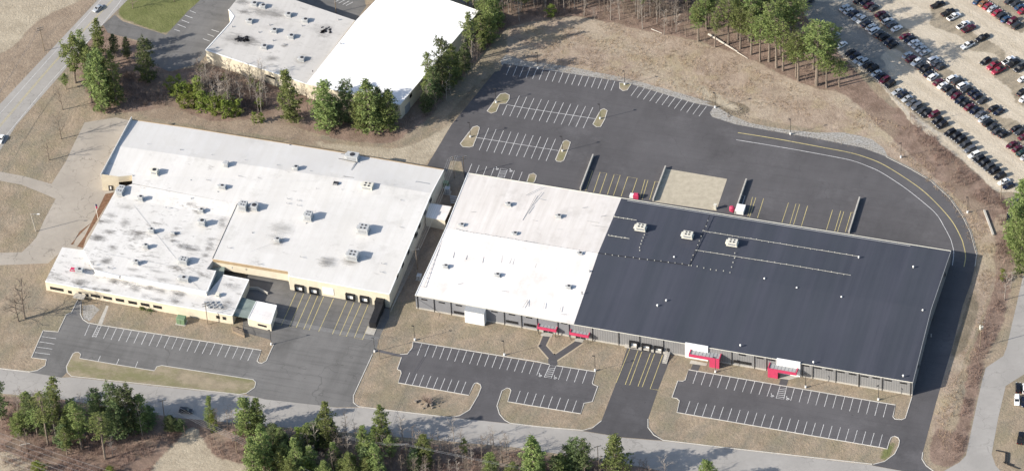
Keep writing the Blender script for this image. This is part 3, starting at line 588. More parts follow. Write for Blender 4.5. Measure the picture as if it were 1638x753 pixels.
# white projecting entrance box on the white-roofed half
p0 = wa.hit(*T('c2', 703, 470)); p1 = wa.hit(*T('c2', 822, 490)); u0 = (p0-wa.a).dot(wa.d); u1 = u0+7.3; m = MB()
dp = 2.6; m.box(wa.at((u0+u1)/2, 3.0, dp/2), (u1-u0, dp, 5.9), wa.rz); bx = m.build('entrance_block', M['white'], B2)
m = MB(); c = [wa.at(u0-.1, 6.3, 0), wa.at(u0-.1, 6.0, dp+.1), wa.at(u1+.1, 6.0, dp+.1), wa.at(u1+.1, 6.3, 0)]
m.poly(c); m.poly([c[1]-Z*.12, c[2]-Z*.12, c[2], c[1]]); m.poly([c[2]-Z*.12, c[3]-Z*.4, c[3], c[2]]); m.build('sloped_cap', M['metal'], bx)
def canopy(wl, t, x0, y0, x1, y1, dep=1.9, zt=3.5, hh=1.15, leg=0, facade=None):
    # x0..x1: outer face ends in the photo
    def uu(x, y, out):
        wl2 = Wall(wl.a+wl.n*out, wl.b+wl.n*out, 0); q = wl2.hit(*T(t, x, y)); return (q-wl.a).dot(wl.d), q.z
    (ua, za), (ub, zb_) = uu(x0, y0, dep), uu(x1, y1, dep); zt = (za+zb_)/2
    c = MB(); L = ub-ua; u = (ua+ub)/2
    c.box(wl.at(u, zt+hh*.5, dep-.15), (L, .3, hh), wl.rz); c.box(wl.at(ua+.15, zt+hh*.5, (dep-.3)/2), (.3, dep-.3, hh-.004), wl.rz); c.box(wl.at(ub-.15, zt+hh*.5, (dep-.3)/2), (.3, dep-.3, hh-.004), wl.rz)
    o = c.build('canopy', M['red'], B2)
    r = MB(); r.box(wl.at(u, zt+hh*.62, (dep-.35)/2), (L-.65, dep-.35, .16), wl.rz)
    for k in range(int(L/1.3)): r.box(wl.at(ua+.7+k*1.3, zt+hh*.62+.12, dep/2-.2), (.08, dep-.5, .12), wl.rz)
    r.build('canopy_roof', M['metal'], o)
    if leg:
        k = MB(); ul = ub-1.9 if leg > 0 else ua+1.9; k.box(wl.at(ul, zt/2, dep-.6), (3.6, 1.1, zt), wl.rz); k.build('canopy_leg', M['red'], o)
    d = MB(); dm = u+(-1.5 if leg > 0 else 1.5 if leg < 0 else 0); d.box(wl.at(dm, 1.35, .08), (3.6, .12, 2.6), wl.rz); dd = d.build('glass_door', M['glass'], B2)
    for k in (-1.9, 0, 1.9): d = MB(); d.box(wl.at(dm+k*.95, 1.35, .17), (.12, .08, 2.7), wl.rz); d.build('door_frame', M['metal'], dd)
    for k in (ua+.4, ub-.4):
        if leg == 0: q = MB(); q.box(wl.at(k, zt/2, dep-.4), (.18, .18, zt), wl.rz); q.build('post', M['darkmetal'], o)
canopy(wa, 'c3', 72, 588, 187, 607, 1.9); canopy(wa, 'c3', 266, 625, 382, 640, 1.9)
def facade(t, x0, x1, y):
    a = wb.hit(*T(t, x0, y)); b = wb.hit(*T(t, x1, y+(x1-x0)*.17)); ua, ub = (a-wb.a).dot(wb.d), (b-wb.a).dot(wb.d)
    m = MB(); m.box(wb.at((ua+ub)/2, 3.55, .2), (ub-ua, .5, 7.1), wb.rz); m.build('entrance_facade', M['white'], B2)
facade('c3', 966, 1103, 690); facade('d4', 500, 642, 95)
canopy(wb, 'd3', 985, 65, 1170, 95, 3.2, leg=1); canopy(wb, 'd4', 443, 150, 617, 177, 3.2, leg=-1)
for x, y in ((656, 676), (732, 693), (805, 708)): dock(wb, *T('c3', x, y), B2, 3.3, 3.1)
p = wb.hit(*T('c3', 860, 715)); window(wb, *T('c3', 862, 712), 1.0, 1.6, B2, 1)
m = MB(); u = (wb.hit(*T('c3', 733, 720))-wb.a).dot(wb.d); m.box(wb.at(u, .55, .35), (16, .7, 1.1), wb.rz); m.build('dock_wall', M['concrete'], B2)
for i in range(6):
    pass
st = MB(); u = (wb.hit(*T('c3', 868, 730))-wb.a).dot(wb.d)
for i in range(6): st.box(wb.at(u-.4, (6-i)*.1, .8+i*.8), (1.7, .8, (6-i)*.2), wb.rz)
s_ = st.build('outside_stair', M['concrete'], B2)
m = MB()
for k in (-.8, .8): m.tube(wb.at(u-.4+k, 2.1, .6), wb.at(u-.4+k, 1.1, 5.2), .05, n=5); m.tube(wb.at(u-.4+k, 0.2, 5.2), wb.at(u-.4+k, 1.1, 5.2), .05, n=5)
m.build('handrail', M['metal'], s_)
# roof equipment
for x, y in (('b3', (697, 700)), ('c3', (980, 30)), ('c4', (232, 76))):
    q = P(*T(x, *y), H2+.85); u_ = unit(B2, q, 3.6, 2.5, 1.6, M['unit_cream'], fans=2)
for x, y in (('c2', (578, 214)), ('c2', (890, 266)), ('c2', (995, 18)), ('b2', (957, 556)), ('b2', (675, 682)), ('b3', (205, 628)), ('c3', (333, 138)), ('c3', (264, 338))):
    unit(B2, P(*T(x, *y), H2+.5), 1.6, 1.4, .95, M['unit'], fans=1)
for x, y in (('c4', (425, 290)), ('c4', (620, 345)), ('c4', (889, 400)), ('c4', (993, 160)), ('c4', (280, 690)), ('d4', (720, 102)), ('c3', (850, 420)), ('c3', (797, 450)), ('c3', (898, 160)), ('c5', (463, 218)), ('c5', (520, 480)), ('d5', (402, 184))):
    vent(B2, P(*T(x, *y), H2+.4), .5, .9)
vent(B2, P(*T('c3', 388, 245), H2+.5), .6, .9, 'metal'); vent(B2, P(*T('c3', 343, 378), H2+.4), .3, 1.4, 'darkmetal')
def cable(t_spec, n, mat_l, z, r=.06, post='unit_cream', ps=.28, line=True):
    p = W3(t_spec, z); m = MB()
    if line:
        for a, b in zip(p, p[1:]): m.tube(a+Z*.15, b+Z*.15, r, n=4)
    o = m.build('roof_line', M[mat_l], B2) if line else None
    L = sum((b-a).length for a, b in zip(p, p[1:]))
    for a, b in zip(p, p[1:]):
        c = max(1, round(n*(b-a).length/L))
        for i in range(c): k = MB(); k.box(a.lerp(b, i/c)+Z*.12+Vector((RN.uniform(-.25, .25), RN.uniform(-.25, .25), 0)), (ps, ps, .35)); k.build('line_support', M[post], o or B2)
zr = H2+.82
cable('c4 60,0 340,45 993,152', 26, 'unit_cream', zr, .06, 'unit_cream', .2); cable('c4 20,115 600,207 945,265', 24, 'unit_cream', zr, .06, 'unit_cream', .2)
cable('b3 535,628 672,650', 5, 'unit_cream', zr-.2, .07); cable('c3 500,25 628,45', 5, 'unit_cream', zr, .07)
cable('c3 440,132 690,165 990,205 1075,0 b3 1112,622', 24, 'black', zr, .1); cable('c3 1000,207 c4 60,222 215,247 258,100', 11, 'black', zr, .05, line=False); cable('c3 720,20 680,135', 6, 'black', zr, .05, line=False)
cable('b2 640,702 c2 700,2 1130,72', 22, 'metal', zr-.1, .07, 'metal', .18); cable('c3 0,62 440,132', 12, 'metal', zr-.1, .07, 'metal', .18); cable('b2 590,700 c2 575,10 445,335 410,330', 14, 'metal', zr-.4, .06, 'metal', .18)
for s in ('c2 960,195 1018,70', 'c2 980,200 1005,130', 'c2 620,160 630,125', 'c2 698,170 706,145', 'c2 798,190 806,155', 'c2 912,190 925,90', 'b2 1120,500 1040,650', 'b3 5,500 105,450', 'b3 40,560 100,480', 'b3 20,610 50,560', 'b3 375,655 445,665', 'b3 400,680 500,693', 'c2 540,320 1,1' , 'c3 60,220 72,190', 'c3 110,465 118,430', 'c3 208,485 218,450', 'c3 10,450 15,410', 'c3 185,235 193,205', 'c3 95,162 150,155', 'c3 330,208 360,203', 'c3 218,500 250,500', 'c2 650,318 682,312', 'c2 912,360 945,362', 'c2 1040,460 1065,420', 'b3 345,575 378,570', 'b3 455,628 490,620', 'b2 730,602 762,598', 'b3 195,705 228,705', 'b3 80,520 118,528', 'b3 45,650 75,655'):
    if '1,1' in s: continue
    a, b = RV(s, H2+.45); m = MB(); m.tube(a+Z*.1, b+Z*.1, .07, n=4); m.build('conduit', M['metal'], B2)
rel(B2)
# ==== cream warehouse with the pale roof (left)
B1 = empty('warehouse', P(400, 380), 0, 'cream factory building with a sprawling pale roof, dark stains and many rooftop units', 'factory')
HM, HC, HF = 6.8, 5.9, 4.4; H3_ = 6.5
par = RV('b0 790,25 605,370', HM+1.5)
nw = RV('b0 822,47', HM)[0]; sw = RV('b0 612,400', HM)[0]; sw = Vector((par[1].x, par[1].y, HM)); nw = Vector((par[0].x, par[0].y, HM))
nb, nc, ne = RV('b0 1130,92', HM)[0], RV('b1 1060,250', HM)[0], RV('b2 565,345', HM)[0]
se = RV('c2 236,377', HM)[0]; s1 = RV('c1 685,268', HM)[0]; s2 = RV('c1 679,240', HM)[0]; s3 = RV('c1 226,165', HM)[0]
k1 = RV('b1 375,550', HM)[0]; k2 = RV('b0 797,428', HM)[0]; k3 = RV('b0 795,378', HM)[0]; k4 = RV('b0 711,386', HM)[0]
r0, r1, r2 = RV('b0 697,200', HM+.7)[0], RV('b1 1130,415', HM+.8)[0], RV('b2 490,487', HM+.6)[0]
body(B1, [('roof', [[r0, r1, nc, nb, nw], [r1, r2, ne, nc]], M['roof_back']), ('roof', [[k4, k3, k2, k1, r1, r0]], M['roof_main']), ('roof', [[sw, k4, r0]], M['roof_main']), ('roof', [[k1, s3, s2, s1, se, r2, r1]], M['roof_main'])],
     [('wall', [s1, se, r2, ne], M['cream']), ('wall', [ne, nc, nb, nw], M['cream']), ('wall', [par[0], par[1]], M['cream']), ('wall', [sw+Z*.05, k4], M['cream']), ('wall', [s3, s2, s1], M['cream'], 2.0), ('wall', [k4, k3, k2], M['cream'], 4)])
# tall gable parapet on the west side
m = MB(); d = (par[1]-par[0]).normalized(); n = Vector((-d.y, d.x, 0))
if n.x < 0: n = -n
A, Bq = par[0], par[1]
m.poly([A-Z*1.8, Bq-Z*1.8, Bq, A]); m.poly([Bq-Z*1.8+n*.3, A-Z*1.8+n*.3, A+n*.3, Bq+n*.3]); m.poly([A, Bq, Bq+n*.3, A+n*.3]); m.poly([A+n*.3, A+n*.3-Z*1.8, A-Z*1.8, A]); m.poly([Bq, Bq-Z*1.8, Bq+n*.3-Z*1.8, Bq+n*.3]); m.build('parapet', M['roof_back'], B1)
w1 = Wall(sw, k4, HM); m = MB(); L = (k4-sw).length
m.poly([w1.at(0, HM-.1, .02), w1.at(L, HM-.1, .02), w1.at(L, HM+.1, .02), w1.at(0, HM+1.5, .02)]); m.build('wall', M['cream'], B1)
q = w1.hit(*T('b0', 667, 452)); m = MB(); m.box(Vector((q.x, q.y, 1.2))+w1.n*.1, (1.6, .2, 2.4), w1.rz); dd = m.build('door', M['darkmetal'], B1); m = MB(); m.box(Vector((q.x, q.y, 1.4))+w1.n*.22, (.5, .05, 1.4), w1.rz); m.build('pane', M['white'], dd)
edge(B1, [nw, nb, nc, ne], 'roof_edge', M['cream_dark'], .35, .12); edge(B1, [s1, se, r2, ne], 'roof_edge', M['white'], .3, .1)
edge(B1, [s3, s2], 'roof_edge', M['cream_dark'], .25, -.02, -.1); edge(B1, [k1+Z*.02, s3], 'roof_joint', M['darkmetal'], .18, .08)
m = MB(); wf = Wall(s3, s2, HM); Lf = (s2-s3).length; m.box(wf.at(Lf/2, HM-.75, .1), (Lf-.3, .2, 1.1), wf.rz); m.build('fascia', M['cream_dark'], B1)
# lower middle block with stained roof
c1, c2_, c3_, c4_ = RV('c0 500,110', HC)[0], RV('b0 700,458', HC+.3)[0], RV('b0 797,430', HM-.02)[0], k1-Z*.02
c5_, c6_, c7_, c8_ = s3-Z*.02, RV('c1 190,226', HC)[0], RV('c1 245,236', HC)[0], RV('c1 190,370', HC)[0]
c9_ = RV('c0 575,242', HC)[0]
m2_ = c4_.lerp(c5_, .22); m2_.z = HC; m1_ = c3_.lerp(c1, .2); m1_.z = HC
c5_ = Vector((c5_.x, c5_.y, HC)); c2_.z = HC
body(B1, [('roof', [[c1, c9_, c8_, c7_, c6_, c5_, m2_, m1_, c2_], [c3_, m1_, m2_, c4_]], M['roof_old']), ('roof', [[c2_, m1_, c3_]], M['roof_old'])],
     [('wall', [c2_, c1], M['cream']), ('wall', [c1, c9_, c8_, c7_, c6_, c5_], M['roof_main'])])
edge(B1, [c9_, RV('c0 718,278', HC)[0]], 'roof_edge', M['white'], .9, .45); edge(B1, [RV('c0 730,274', HC)[0], c8_], 'roof_edge', M['white'], .9, .45); edge(B1, [c8_, c7_], 'roof_edge', M['white'], .3, .12)
# low front wing
f1, f2, f3, f4, f5 = (RV(s, HF)[0] for s in ('c0 375,95', 'c0 272,301', 'c1 0,446', 'c1 345,506', 'c1 445,291'))
f6, f7, f8 = RV('c1 290,262', HF)[0], RV('c1 300,210', HF-.6)[0], RV('c1 225,190', HF-.6)[0]
g1 = RV('c1 185,385', HF)[0]; g0 = RV('c0 640,240', HF)[0]; g2 = RV('c0 560,118', HF)[0]
body(B1, [('roof', [[f1, f2, f3, f4, f5, f6, g1, g0, g2]], M['roof_old'])], [('wall', [f1, f2, f3, f4, f5, f6], M['cream'])])
edge(B1, [f2, f3, f4, f5, f6], 'roof_edge', M['white'], .25, .12)
m = MB(); m.flat(RV('c1 180,395 196,225 300,208 292,275', HF-.7)); m.build('roof', M['roof_green'], B1)
w2 = Wall(f2, f3, HF); w3 = Wall(f3, f4, HF)
for x, y, ww in ((342, 346, 5.2), (421, 364, 1.4), (483, 372, 1.2), (523, 383, 1.3), (574, 388, 3.6), (648, 400, 3.3), (722, 413, 3.2), (799, 428, 3.3), (874, 440, 3.3), (949, 454, 3.3)): window(w2, *T('c0', x, y), ww, 1.3, B1, 3 if ww > 2 else 1)
for x, y in ((258, 515), (297, 522)): window(w3, *T('c1', x, y), 1.3, 1.4, B1, 1)
p = w2.hit(*T('c0', 490, 400)); m = MB(); m.box(Vector((p.x, p.y, 1.3))+w2.n*1.2, (4.2, 2.4, .5), w2.rz); m.build('garage_hood', M['concrete'], B1)
# annex at the truck court
m = MB(); q = RV('c1 407,397 490,420 440,522 345,505', 3.4); m.flat(q); m.flat([v-Z*.3 for v in q])
for i in range(4): a, b = q[i], q[(i+1) % 4]; m.poly([a-Z*.3, b-Z*.3, b, a]); m.poly([b-Z*.3, a-Z*.3, a, b])
an = m.build('annex_canopy', M['roof_green'], B1)
for v in q: v2 = v.lerp(sum(q, Vector())/4, .06); m = MB(); m.tube((v2.x, v2.y, 0), (v2.x, v2.y, 3.1), .12); m.build('post', M['white'], an)
e1 = RV('c1 490,421 612,446 577,556 440,523', 3.7); 
body(B1, [('roof', [e1[::-1]], M['roof_two_new'])], [('wall', [e1[0], e1[3], e1[2], e1[1], e1[0]], M['cream'])])
edge(B1, [e1[3], e1[2], e1[1], e1[0], e1[3]], 'roof_edge', M['white'], .25, .12)
wx = Wall(e1[3], e1[2], 3.7); window(wx, *T('c1', 525, 566), 3.4, .9, B1, 3)
m = MB(); st_ = W3('c1 340,580 405,600 420,640 350,610'); m.prism(st_, 0, 1.0); m.build('entry_steps', M['wood'], B1)
m = MB(); 
for i in range(4): a = st_[i]; m.tube((a.x, a.y, 1), (a.x, a.y, 2.1), .06, n=5); b = st_[(i+1) % 4]; m.tube((a.x, a.y, 2.1), (b.x, b.y, 2.1), .05, n=5)
m.build('handrail', M['wood'], B1)
# retaining corner behind the ramp, low connector
m = MB(); m.strip(W3('c1 440,345 500,350 560,380'), .35, 0, 0, 1.1); m.build('ramp_wall', M['concrete'], B1)
cn = RV('b2 478,545 612,566 572,652 455,630', 4.6)
body(B1, [('connector_roof', [cn[::-1]], M['roof_two_new'])], [('wall', [cn[3], cn[2]], M['cream']), ('wall', [cn[1], cn[0]], M['cream'])])
wl = Wall(s1, se, HM)
for x, y in (('c1', (750, 338)), ('c1', (838, 354)), ('c1', (1057, 390)), ('c2', (88, 405))): dock(wl, *T(x, *y), B1, 3.4, 3.0)
p = wl.hit(*T('c1', 923, 358)); m = MB(); m.box(p+wl.n*.08, (4.2, .14, 3.2), wl.rz); m.build('dock_door', M['white'], B1)
m = MB(); m.box(wl.hit(*T('c1', 900, 395))+wl.n*.05-Z*0, (26, .1, .7), wl.rz); m.build('plinth', M['white'], B1)
p = wl.hit(*T('c2', 185, 425)); m = MB(); m.box(p+wl.n*1.2+Z*.2, (3.4, 2.4, 3.9), wl.rz, 0, .92); m.build('dock_shelter', M['black'], B1)
we = Wall(se, ne, HM)
for x, y in (('b2', (487, 530)), ('b2', (452, 602)), ('b2', (419, 683)), ('b2', (392, 735)), ('c2', (402, 22)), ('c2', (352, 125)), ('c2', (318, 200)), ('c2', (285, 270))): window(we, *T(x, *y), 2.0, 1.6, B1, 1)
# old grime marks on the membrane
gm = NB('roof grime', .9, .1); uvn = gm.n.new('ShaderNodeUVMap').outputs[0]; ln = gm.n.new('ShaderNodeVectorMath'); ln.operation = 'LENGTH'; gm.lk(uvn, ln.inputs[0])
al = gm.rng(gm.math('ADD', ln.outputs['Value'], gm.math('MULTIPLY', gm.math('SUBTRACT', gm.noise(.8, 6, .85, gm.mapv((.45, 1.3, 1), AXR), lo=0, hi=1), .5), 2.6)), .80, .10); gm.lk(gm.math('MULTIPLY', al, gm.noise(.06, 3, .6, None, .3, .95)), gm.b.inputs['Alpha']); M['grime'] = gm.out((.10, .095, .09))
def stain(t, x, y, l, wd, z, rz=-AXR, par_=None):
    p = P(*T(t, x, y), z); m = MB(); ca, sa = math.cos(rz), math.sin(rz); q = []
    for a, b in ((-1, -1), (1, -1), (1, 1), (-1, 1)): q.append((p.x+a*l/2*ca-b*wd/2*sa, p.y+a*l/2*sa+b*wd/2*ca, z+.05))
    m.poly(q, 0, [(-1, -1), (1, -1), (1, 1), (-1, 1)]); m.build('roof_stain', M['grime'], par_ or B1)
for t, x, y, l, wd in (('b0', 755, 665, 5, 5), ('b0', 670, 620, 5, 4), ('b0', 660, 720, 6, 3), ('b0', 650, 655, 5, 3), ('b0', 745, 570, 8, 3), ('b0', 1050, 735, 4, 4), ('b0', 1060, 700, 3, 2), ('b0', 870, 510, 7, 3), ('c0', 590, 40, 8, 4), ('c0', 680, 95, 5, 4), ('c0', 635, 180, 5, 4), ('c0', 655, 220, 3, 2), ('c0', 590, 225, 6, 2),
    ('c0', 945, 240, 8, 1.6), ('c0', 900, 215, 8, 1.5), ('c0', 840, 270, 8, 1.5), ('c0', 990, 290, 9, 2), ('c0', 1110, 90, 9, 3.5), ('c1', 75, 95, 11, 3.5), ('c1', 215, 50, 4, 3), ('c1', 210, 78, 4, 2.5), ('c1', 200, 105, 5, 3), ('c1', 182, 145, 4, 2.5), ('c1', 110, 108, 7, 2), ('b1', 155, 568, 5, 3), ('b1', 285, 650, 4, 4), ('b1', 280, 680, 4, 3), ('b1', 130, 590, 4, 3), ('c1', 40, 290, 5, 3), ('c0', 800, 230, 6, 2), ('c0', 1050, 60, 5, 2)): stain(t, x, y, l*1.25, wd*1.35, HC)
for t, x, y, l, wd in (('c0', 485, 305, 9, 4), ('c0', 570, 345, 7, 2), ('c0', 480, 235, 6, 4), ('c0', 360, 290, 5, 2), ('c0', 640, 355, 6, 1.8), ('c0', 690, 300, 6, 3), ('c0', 765, 310, 7, 3), ('c0', 815, 345, 6, 4), ('c0', 910, 340, 6, 3), ('c0', 880, 390, 5, 3), ('c0', 970, 360, 6, 3), ('c0', 950, 410, 8, 2), ('c0', 1060, 365, 6, 4), ('c0', 1045, 410, 6, 4), ('c0', 1095, 385, 3, 5), ('c1', 20, 375, 7, 4), ('c1', 5, 425, 6, 3), ('c1', 325, 320, 5, 2.5), ('c1', 365, 340, 6, 5), ('c1', 320, 435, 8, 6), ('c1', 270, 455, 9, 4), ('c1', 215, 430, 7, 4), ('c0', 510, 370, 7, 2)): stain(t, x, y, l*1.2, wd*1.35, HF)
for t, x, y, l, wd in (('c2', -5, 180, 9, 5), ('c1', 620, 60, 7, 5), ('b1', 640, 700, 14, 6), ('b1', 600, 750, 10, 4), ('c1', 915, 182, 9, 6)): stain(t, x, y, l, wd*1.4, HM+.55)
# rooftop equipment
H_ = HM+.45
for t, x, y, l, wd, h, mt, fn in (('b0', 932, 365, 2.6, 2.2, 1.8, 'unit_cream', 1), ('b1', 310, 322, 1.6, 2.0, 1.9, 'unit', 0), ('b1', 285, 452, 2.6, 1.5, 1.2, 'unit', 1), ('b1', 412, 575, 2.8, 3.2, 2.4, 'unit', 2), ('b1', 478, 575, 2.6, 2.6, 1.6, 'unit', 1), ('b1', 730, 345, 1.6, 1.8, 1.8, 'unit', 1),
    ('b1', 806, 635, 2.6, 3.2, 2.4, 'unit', 2), ('b1', 970, 432, 1.8, 1.2, .9, 'fan', 0), ('b1', 1070, 275, 4.6, 3.0, 1.9, 'unit', 1), ('b2', 105, 452, 4.2, 2.8, 1.6, 'unit_cream', 2), ('b2', 82, 715, 4.0, 3.4, 2.4, 'unit', 2), ('c1', 1072, 158, 4.0, 3.4, 2.4, 'unit', 2), ('c1', 618, 58, 1.7, 1.5, 1.4, 'unit', 1)):
    unit(B1, P(*T(t, x, y), H_), l, wd, h, M[mt], fans=fn, hood=mt != 'fan')
H_ = HC+.35
for t, x, y, l, wd, h, mt, fn in (('b0', 728, 478, 2.4, 4.2, 1.6, 'unit', 2), ('b0', 850, 525, 1.6, 1.5, 1.8, 'unit', 1), ('b0', 915, 718, 1.8, 1.4, 1.6, 'unit', 1), ('c0', 880, 95, 1.6, 1.4, 1.4, 'unit', 1), ('c0', 822, 192, 1.6, 1.4, 1.4, 'unit', 1), ('c0', 1108, 185, 3.0, 2.6, 1.8, 'unit', 2), ('c1', 55, 292, 3.6, 1.8, 1.5, 'unit', 1), ('c0', 480, 238, 2.6, 1.6, 1.1, 'unit', 1), ('c0', 440, 232, 1.6, 1.2, .8, 'red', 0),
    ('b1', 160, 595, 1.5, 1.4, 1.2, 'unit', 1), ('b1', 165, 672, 2.4, 2.0, 2.0, 'unit', 1), ('c1', 258, 388, 1.4, 1.4, 1.3, 'unit_cream', 0), ('b0', 1045, 727, 1.0, 1.0, .7, 'unit', 0)):
    unit(B1, P(*T(t, x, y), H_ if t != 'c1' or x != 258 else HF), l, wd, h, M[mt], fans=fn, hood=mt == 'unit')
for t, x, y in (('b1', 95, 413), ('b1', 258, 482), ('b1', 96, 520), ('b1', 465, 728), ('b1', 790, 672), ('c0', 655, 222), ('c0', 563, 200), ('c0', 1050, 15), ('b0', 1000, 575), ('b1', 690, 200), ('c1', 345, 222), ('b0', 800, 385)): vent(B1, P(*T(t, x, y), H_+.3), .35, .7, 'metal')
for t, x, y in (('b1', 30, 230), ('b1', 220, 260), ('b1', 420, 292), ('b1', 615, 322), ('b1', 812, 357), ('b1', 1015, 390), ('b0', 890, 195), ('b0', 1085, 228), ('b2', 260, 440), ('b1', 190, 408), ('b1', 380, 385), ('b1', 500, 396), ('b1', 850, 463), ('b1', 1005, 468), ('b1', 675, 520), ('b1', 735, 530), ('b1', 672, 548), ('b1', 735, 560), ('c1', 315, 98), ('c1', 500, 196), ('c2', 95, 152), ('c2', 190, 195), ('c2', 180, 245), ('b2', 305, 530), ('b2', 300, 692), ('c1', 755, 155)):
    jpipe(B1, P(*T(t, x, y), HM+.35), 3.2 if y < 395 and t[0] == 'b' else 1.6)
for s, z in (('b0 805,560 c0 1060,165', HC+.06), ('c1 0,200 150,350', HC+.06), ('c1 455,122 595,70', HM+.5), ('c0 635,135 1075,215', HC+.3)): a, b = RV(s, z); m = MB(); m.tube(a+Z*.08, b+Z*.08, .03, n=4); m.build('conduit', M['metal'], B1)
m = MB(); q = RV('b2 400,418 480,432 480,437 404,424', HM+.55); m.strip(RV('b2 482,434 400,420 378,452 450,466', HM), .5, HM+.35, 0, .06); m.build('walkway_strip', M['metal'], B1)
m = MB(); m.strip(RV('b1 1090,305 1040,400', HM), .6, HM+.25, 0, .25); m.build('duct', M['metal'], B1)
m = MB()
for s in ('b1 985,282 1100,305', 'b1 1010,390 1080,398', 'b1 1000,253 1090,262'): a, b = RV(s, HM+.3); m.tube(a+Z*.4, b+Z*.4, .1, n=5)
m.build('pipe', M['darkmetal'], B1)
# dirt covered rack of old equipment above the front eave
m = MB()
for i in range(9):
    a = RV('c1 %d,%d' % (185+i*11, 430+(i % 3)*14), HF)[0]; m.box(a+Z*.25, (1.0, .7, .5), i*.7)
m.build('rooftop_clutter', M['metal'], B1)
rel(B1)
# ==== far buildings at the top
B3 = empty('warehouse', P(450, 120), 0, 'cream walled building with a stained grey-white flat roof dotted with small units', 'warehouse')
H3 = 6.5
q = RV('a1 185,302 330,142 355,100 322,60 400,-40 560,-120 720,0 1085,124 790,505', H3)
body(B3, [('roof', [q], M['roof_far'])], [('wall', [q[4], q[3], q[2], q[1], q[0], q[8], q[7]], M['cream']), ('wall', [q[7], q[6], q[5], q[4]], M['cream'])])
edge(B3, [q[3], q[2], q[1], q[0], q[8]], 'roof_edge', M['white'], .4, .15)
for x, y in ((480, 32), (532, 45), (685, 97), (787, 130), (452, 135), (600, 192), (702, 227), (540, 290), (765, 362)): unit(B3, P(*T('a1', x, y), H3), 2.0, 1.9, 1.3, M['unit'], fans=1)
for x, y in ((345, 165), (985, 123), (505, 198), (590, 248), (570, 155), (765, 160), (660, 275)): vent(B3, P(*T('a1', x, y), H3), .4, .7, 'metal')
w3_ = Wall(q[0], q[8], H3); window(w3_, *T('a1', 575, 465), 4.5, 1.0, B3, 3)
m = MB()
for i in range(16): a = P(*T('a1', 880+RN.uniform(0, 60), 165+RN.uniform(0, 35)), H3); m.box(a+Z*.06, (RN.uniform(.5, 1.6), RN.uniform(.4, 1.2), .12), RN.uniform(0, 3))
for i in range(26): a = P(*T('a1', 360+RN.uniform(0, 90), 220+RN.uniform(0, 32)), H3); m.box(a+Z*.06, (RN.uniform(.4, 1.8), RN.uniform(.3, 1.0), .12), RN.uniform(0, 3))
m.build('roof_debris', M['fan'], B3)
for t, x, y, l, wd in (('a1', 400, 240, 22, 9), ('a1', 905, 180, 18, 10), ('a1', 560, 80, 28, 8), ('a1', 770, 360, 10, 8), ('a1', 590, 355, 8, 5), ('a1', 415, 75, 9, 4), ('a1', 410, 15, 10, 5), ('a1', 660, 275, 4, 4)): stain(t, x, y, l, wd, H3_, -AXR, B3)
rel(B3)
B4 = empty('warehouse', P(630, 90), 0, 'building with a blank brilliant white roof behind the pines, top centre', 'warehouse')
q = RV('a1 790,505 1090,124 a2 165,-10 330,-200 575,-2 776,68 300,632', 7.3)
body(B4, [('roof', [q], M['roof_bright'])], [('wall', [q[0], q[6], q[5]], M['cream']), ('wall', [q[5], q[4], q[3], q[2], q[1], q[0]], M['cream'])])
edge(B4, [q[0], q[6], q[5], q[4]], 'roof_edge', M['white'], .3, .15)
w4 = Wall(q[6], q[5], 7.3); window(w4, *T('a2', 365, 578), 1.6, 1.6, B4, 1); p = w4.hit(*T('a2', 345, 660)); m = MB(); m.box(Vector((p.x, p.y, 1.8))+w4.n*.15, (3.4, .3, 3.6), w4.rz); m.build('loading_door', M['metal'], B4)
for x, y in (('a1', (1000, 268)), ('a2', (738, 85)), ('a1', (830, 435))): vent(B4, P(*T(x, *y), 7.3), .3, .8, 'darkmetal')
rel(B4)
# ------------------------------------------------------------------ trees
def tri_mesh(name, V, mat):        # V: (n,3,3) triangles
    me = bpy.data.meshes.new(name); n = len(V); me.vertices.add(n*3); me.vertices.foreach_set('co', V.reshape(-1).astype(np.float32))
    me.loops.add(n*3); me.loops.foreach_set('vertex_index', np.arange(n*3, dtype=np.int32)); me.polygons.add(n)
    me.polygons.foreach_set('loop_start', np.arange(0, n*3, 3, dtype=np.int32)); me.update(calc_edges=True); me.materials.append(mat); return me
def tufts(pts, size, r, k=4, flat=.55):
    pts = np.array(pts); n = len(pts); P_ = np.repeat(pts, k, 0)+r.normal(0, size*.35, (n*k, 3))*[1, 1, .6]
    d1 = r.normal(0, 1, (n*k, 3))*[1, 1, flat]; d1 /= np.linalg.norm(d1, axis=1)[:, None]; d2 = r.normal(0, 1, (n*k, 3))*[1, 1, flat]; d2 /= np.linalg.norm(d2, axis=1)[:, None]
    s = size*r.uniform(.55, 1.25, (n*k, 1)); return np.stack([P_-d1*s*.5, P_+d1*s*.5, P_+d2*s*.6], 1)
def trunk_mb(H, r0, r, lean=.02, seg=6, top=.12):
    m = MB(); p = Vector((0, 0, -.3)); rr = r0; dx, dy = r.normal(0, lean, 2)
    P_ = [p]
    for i in range(seg):
        dx += r.normal(0, lean*.6); dy += r.normal(0, lean*.6); q = p+Vector((dx, dy, 1))*((H+.3)/seg); r2 = r0*(1-(i+1)/seg*(1-top)); m.tube(p, q, rr, r2, 6, 0, False); p = q; rr = r2; P_.append(q)
    return m, P_
def path_at(P_, t):
    t = max(0, min(.9999, t))*(len(P_)-1); i = int(t); return P_[i].lerp(P_[i+1], t-i)
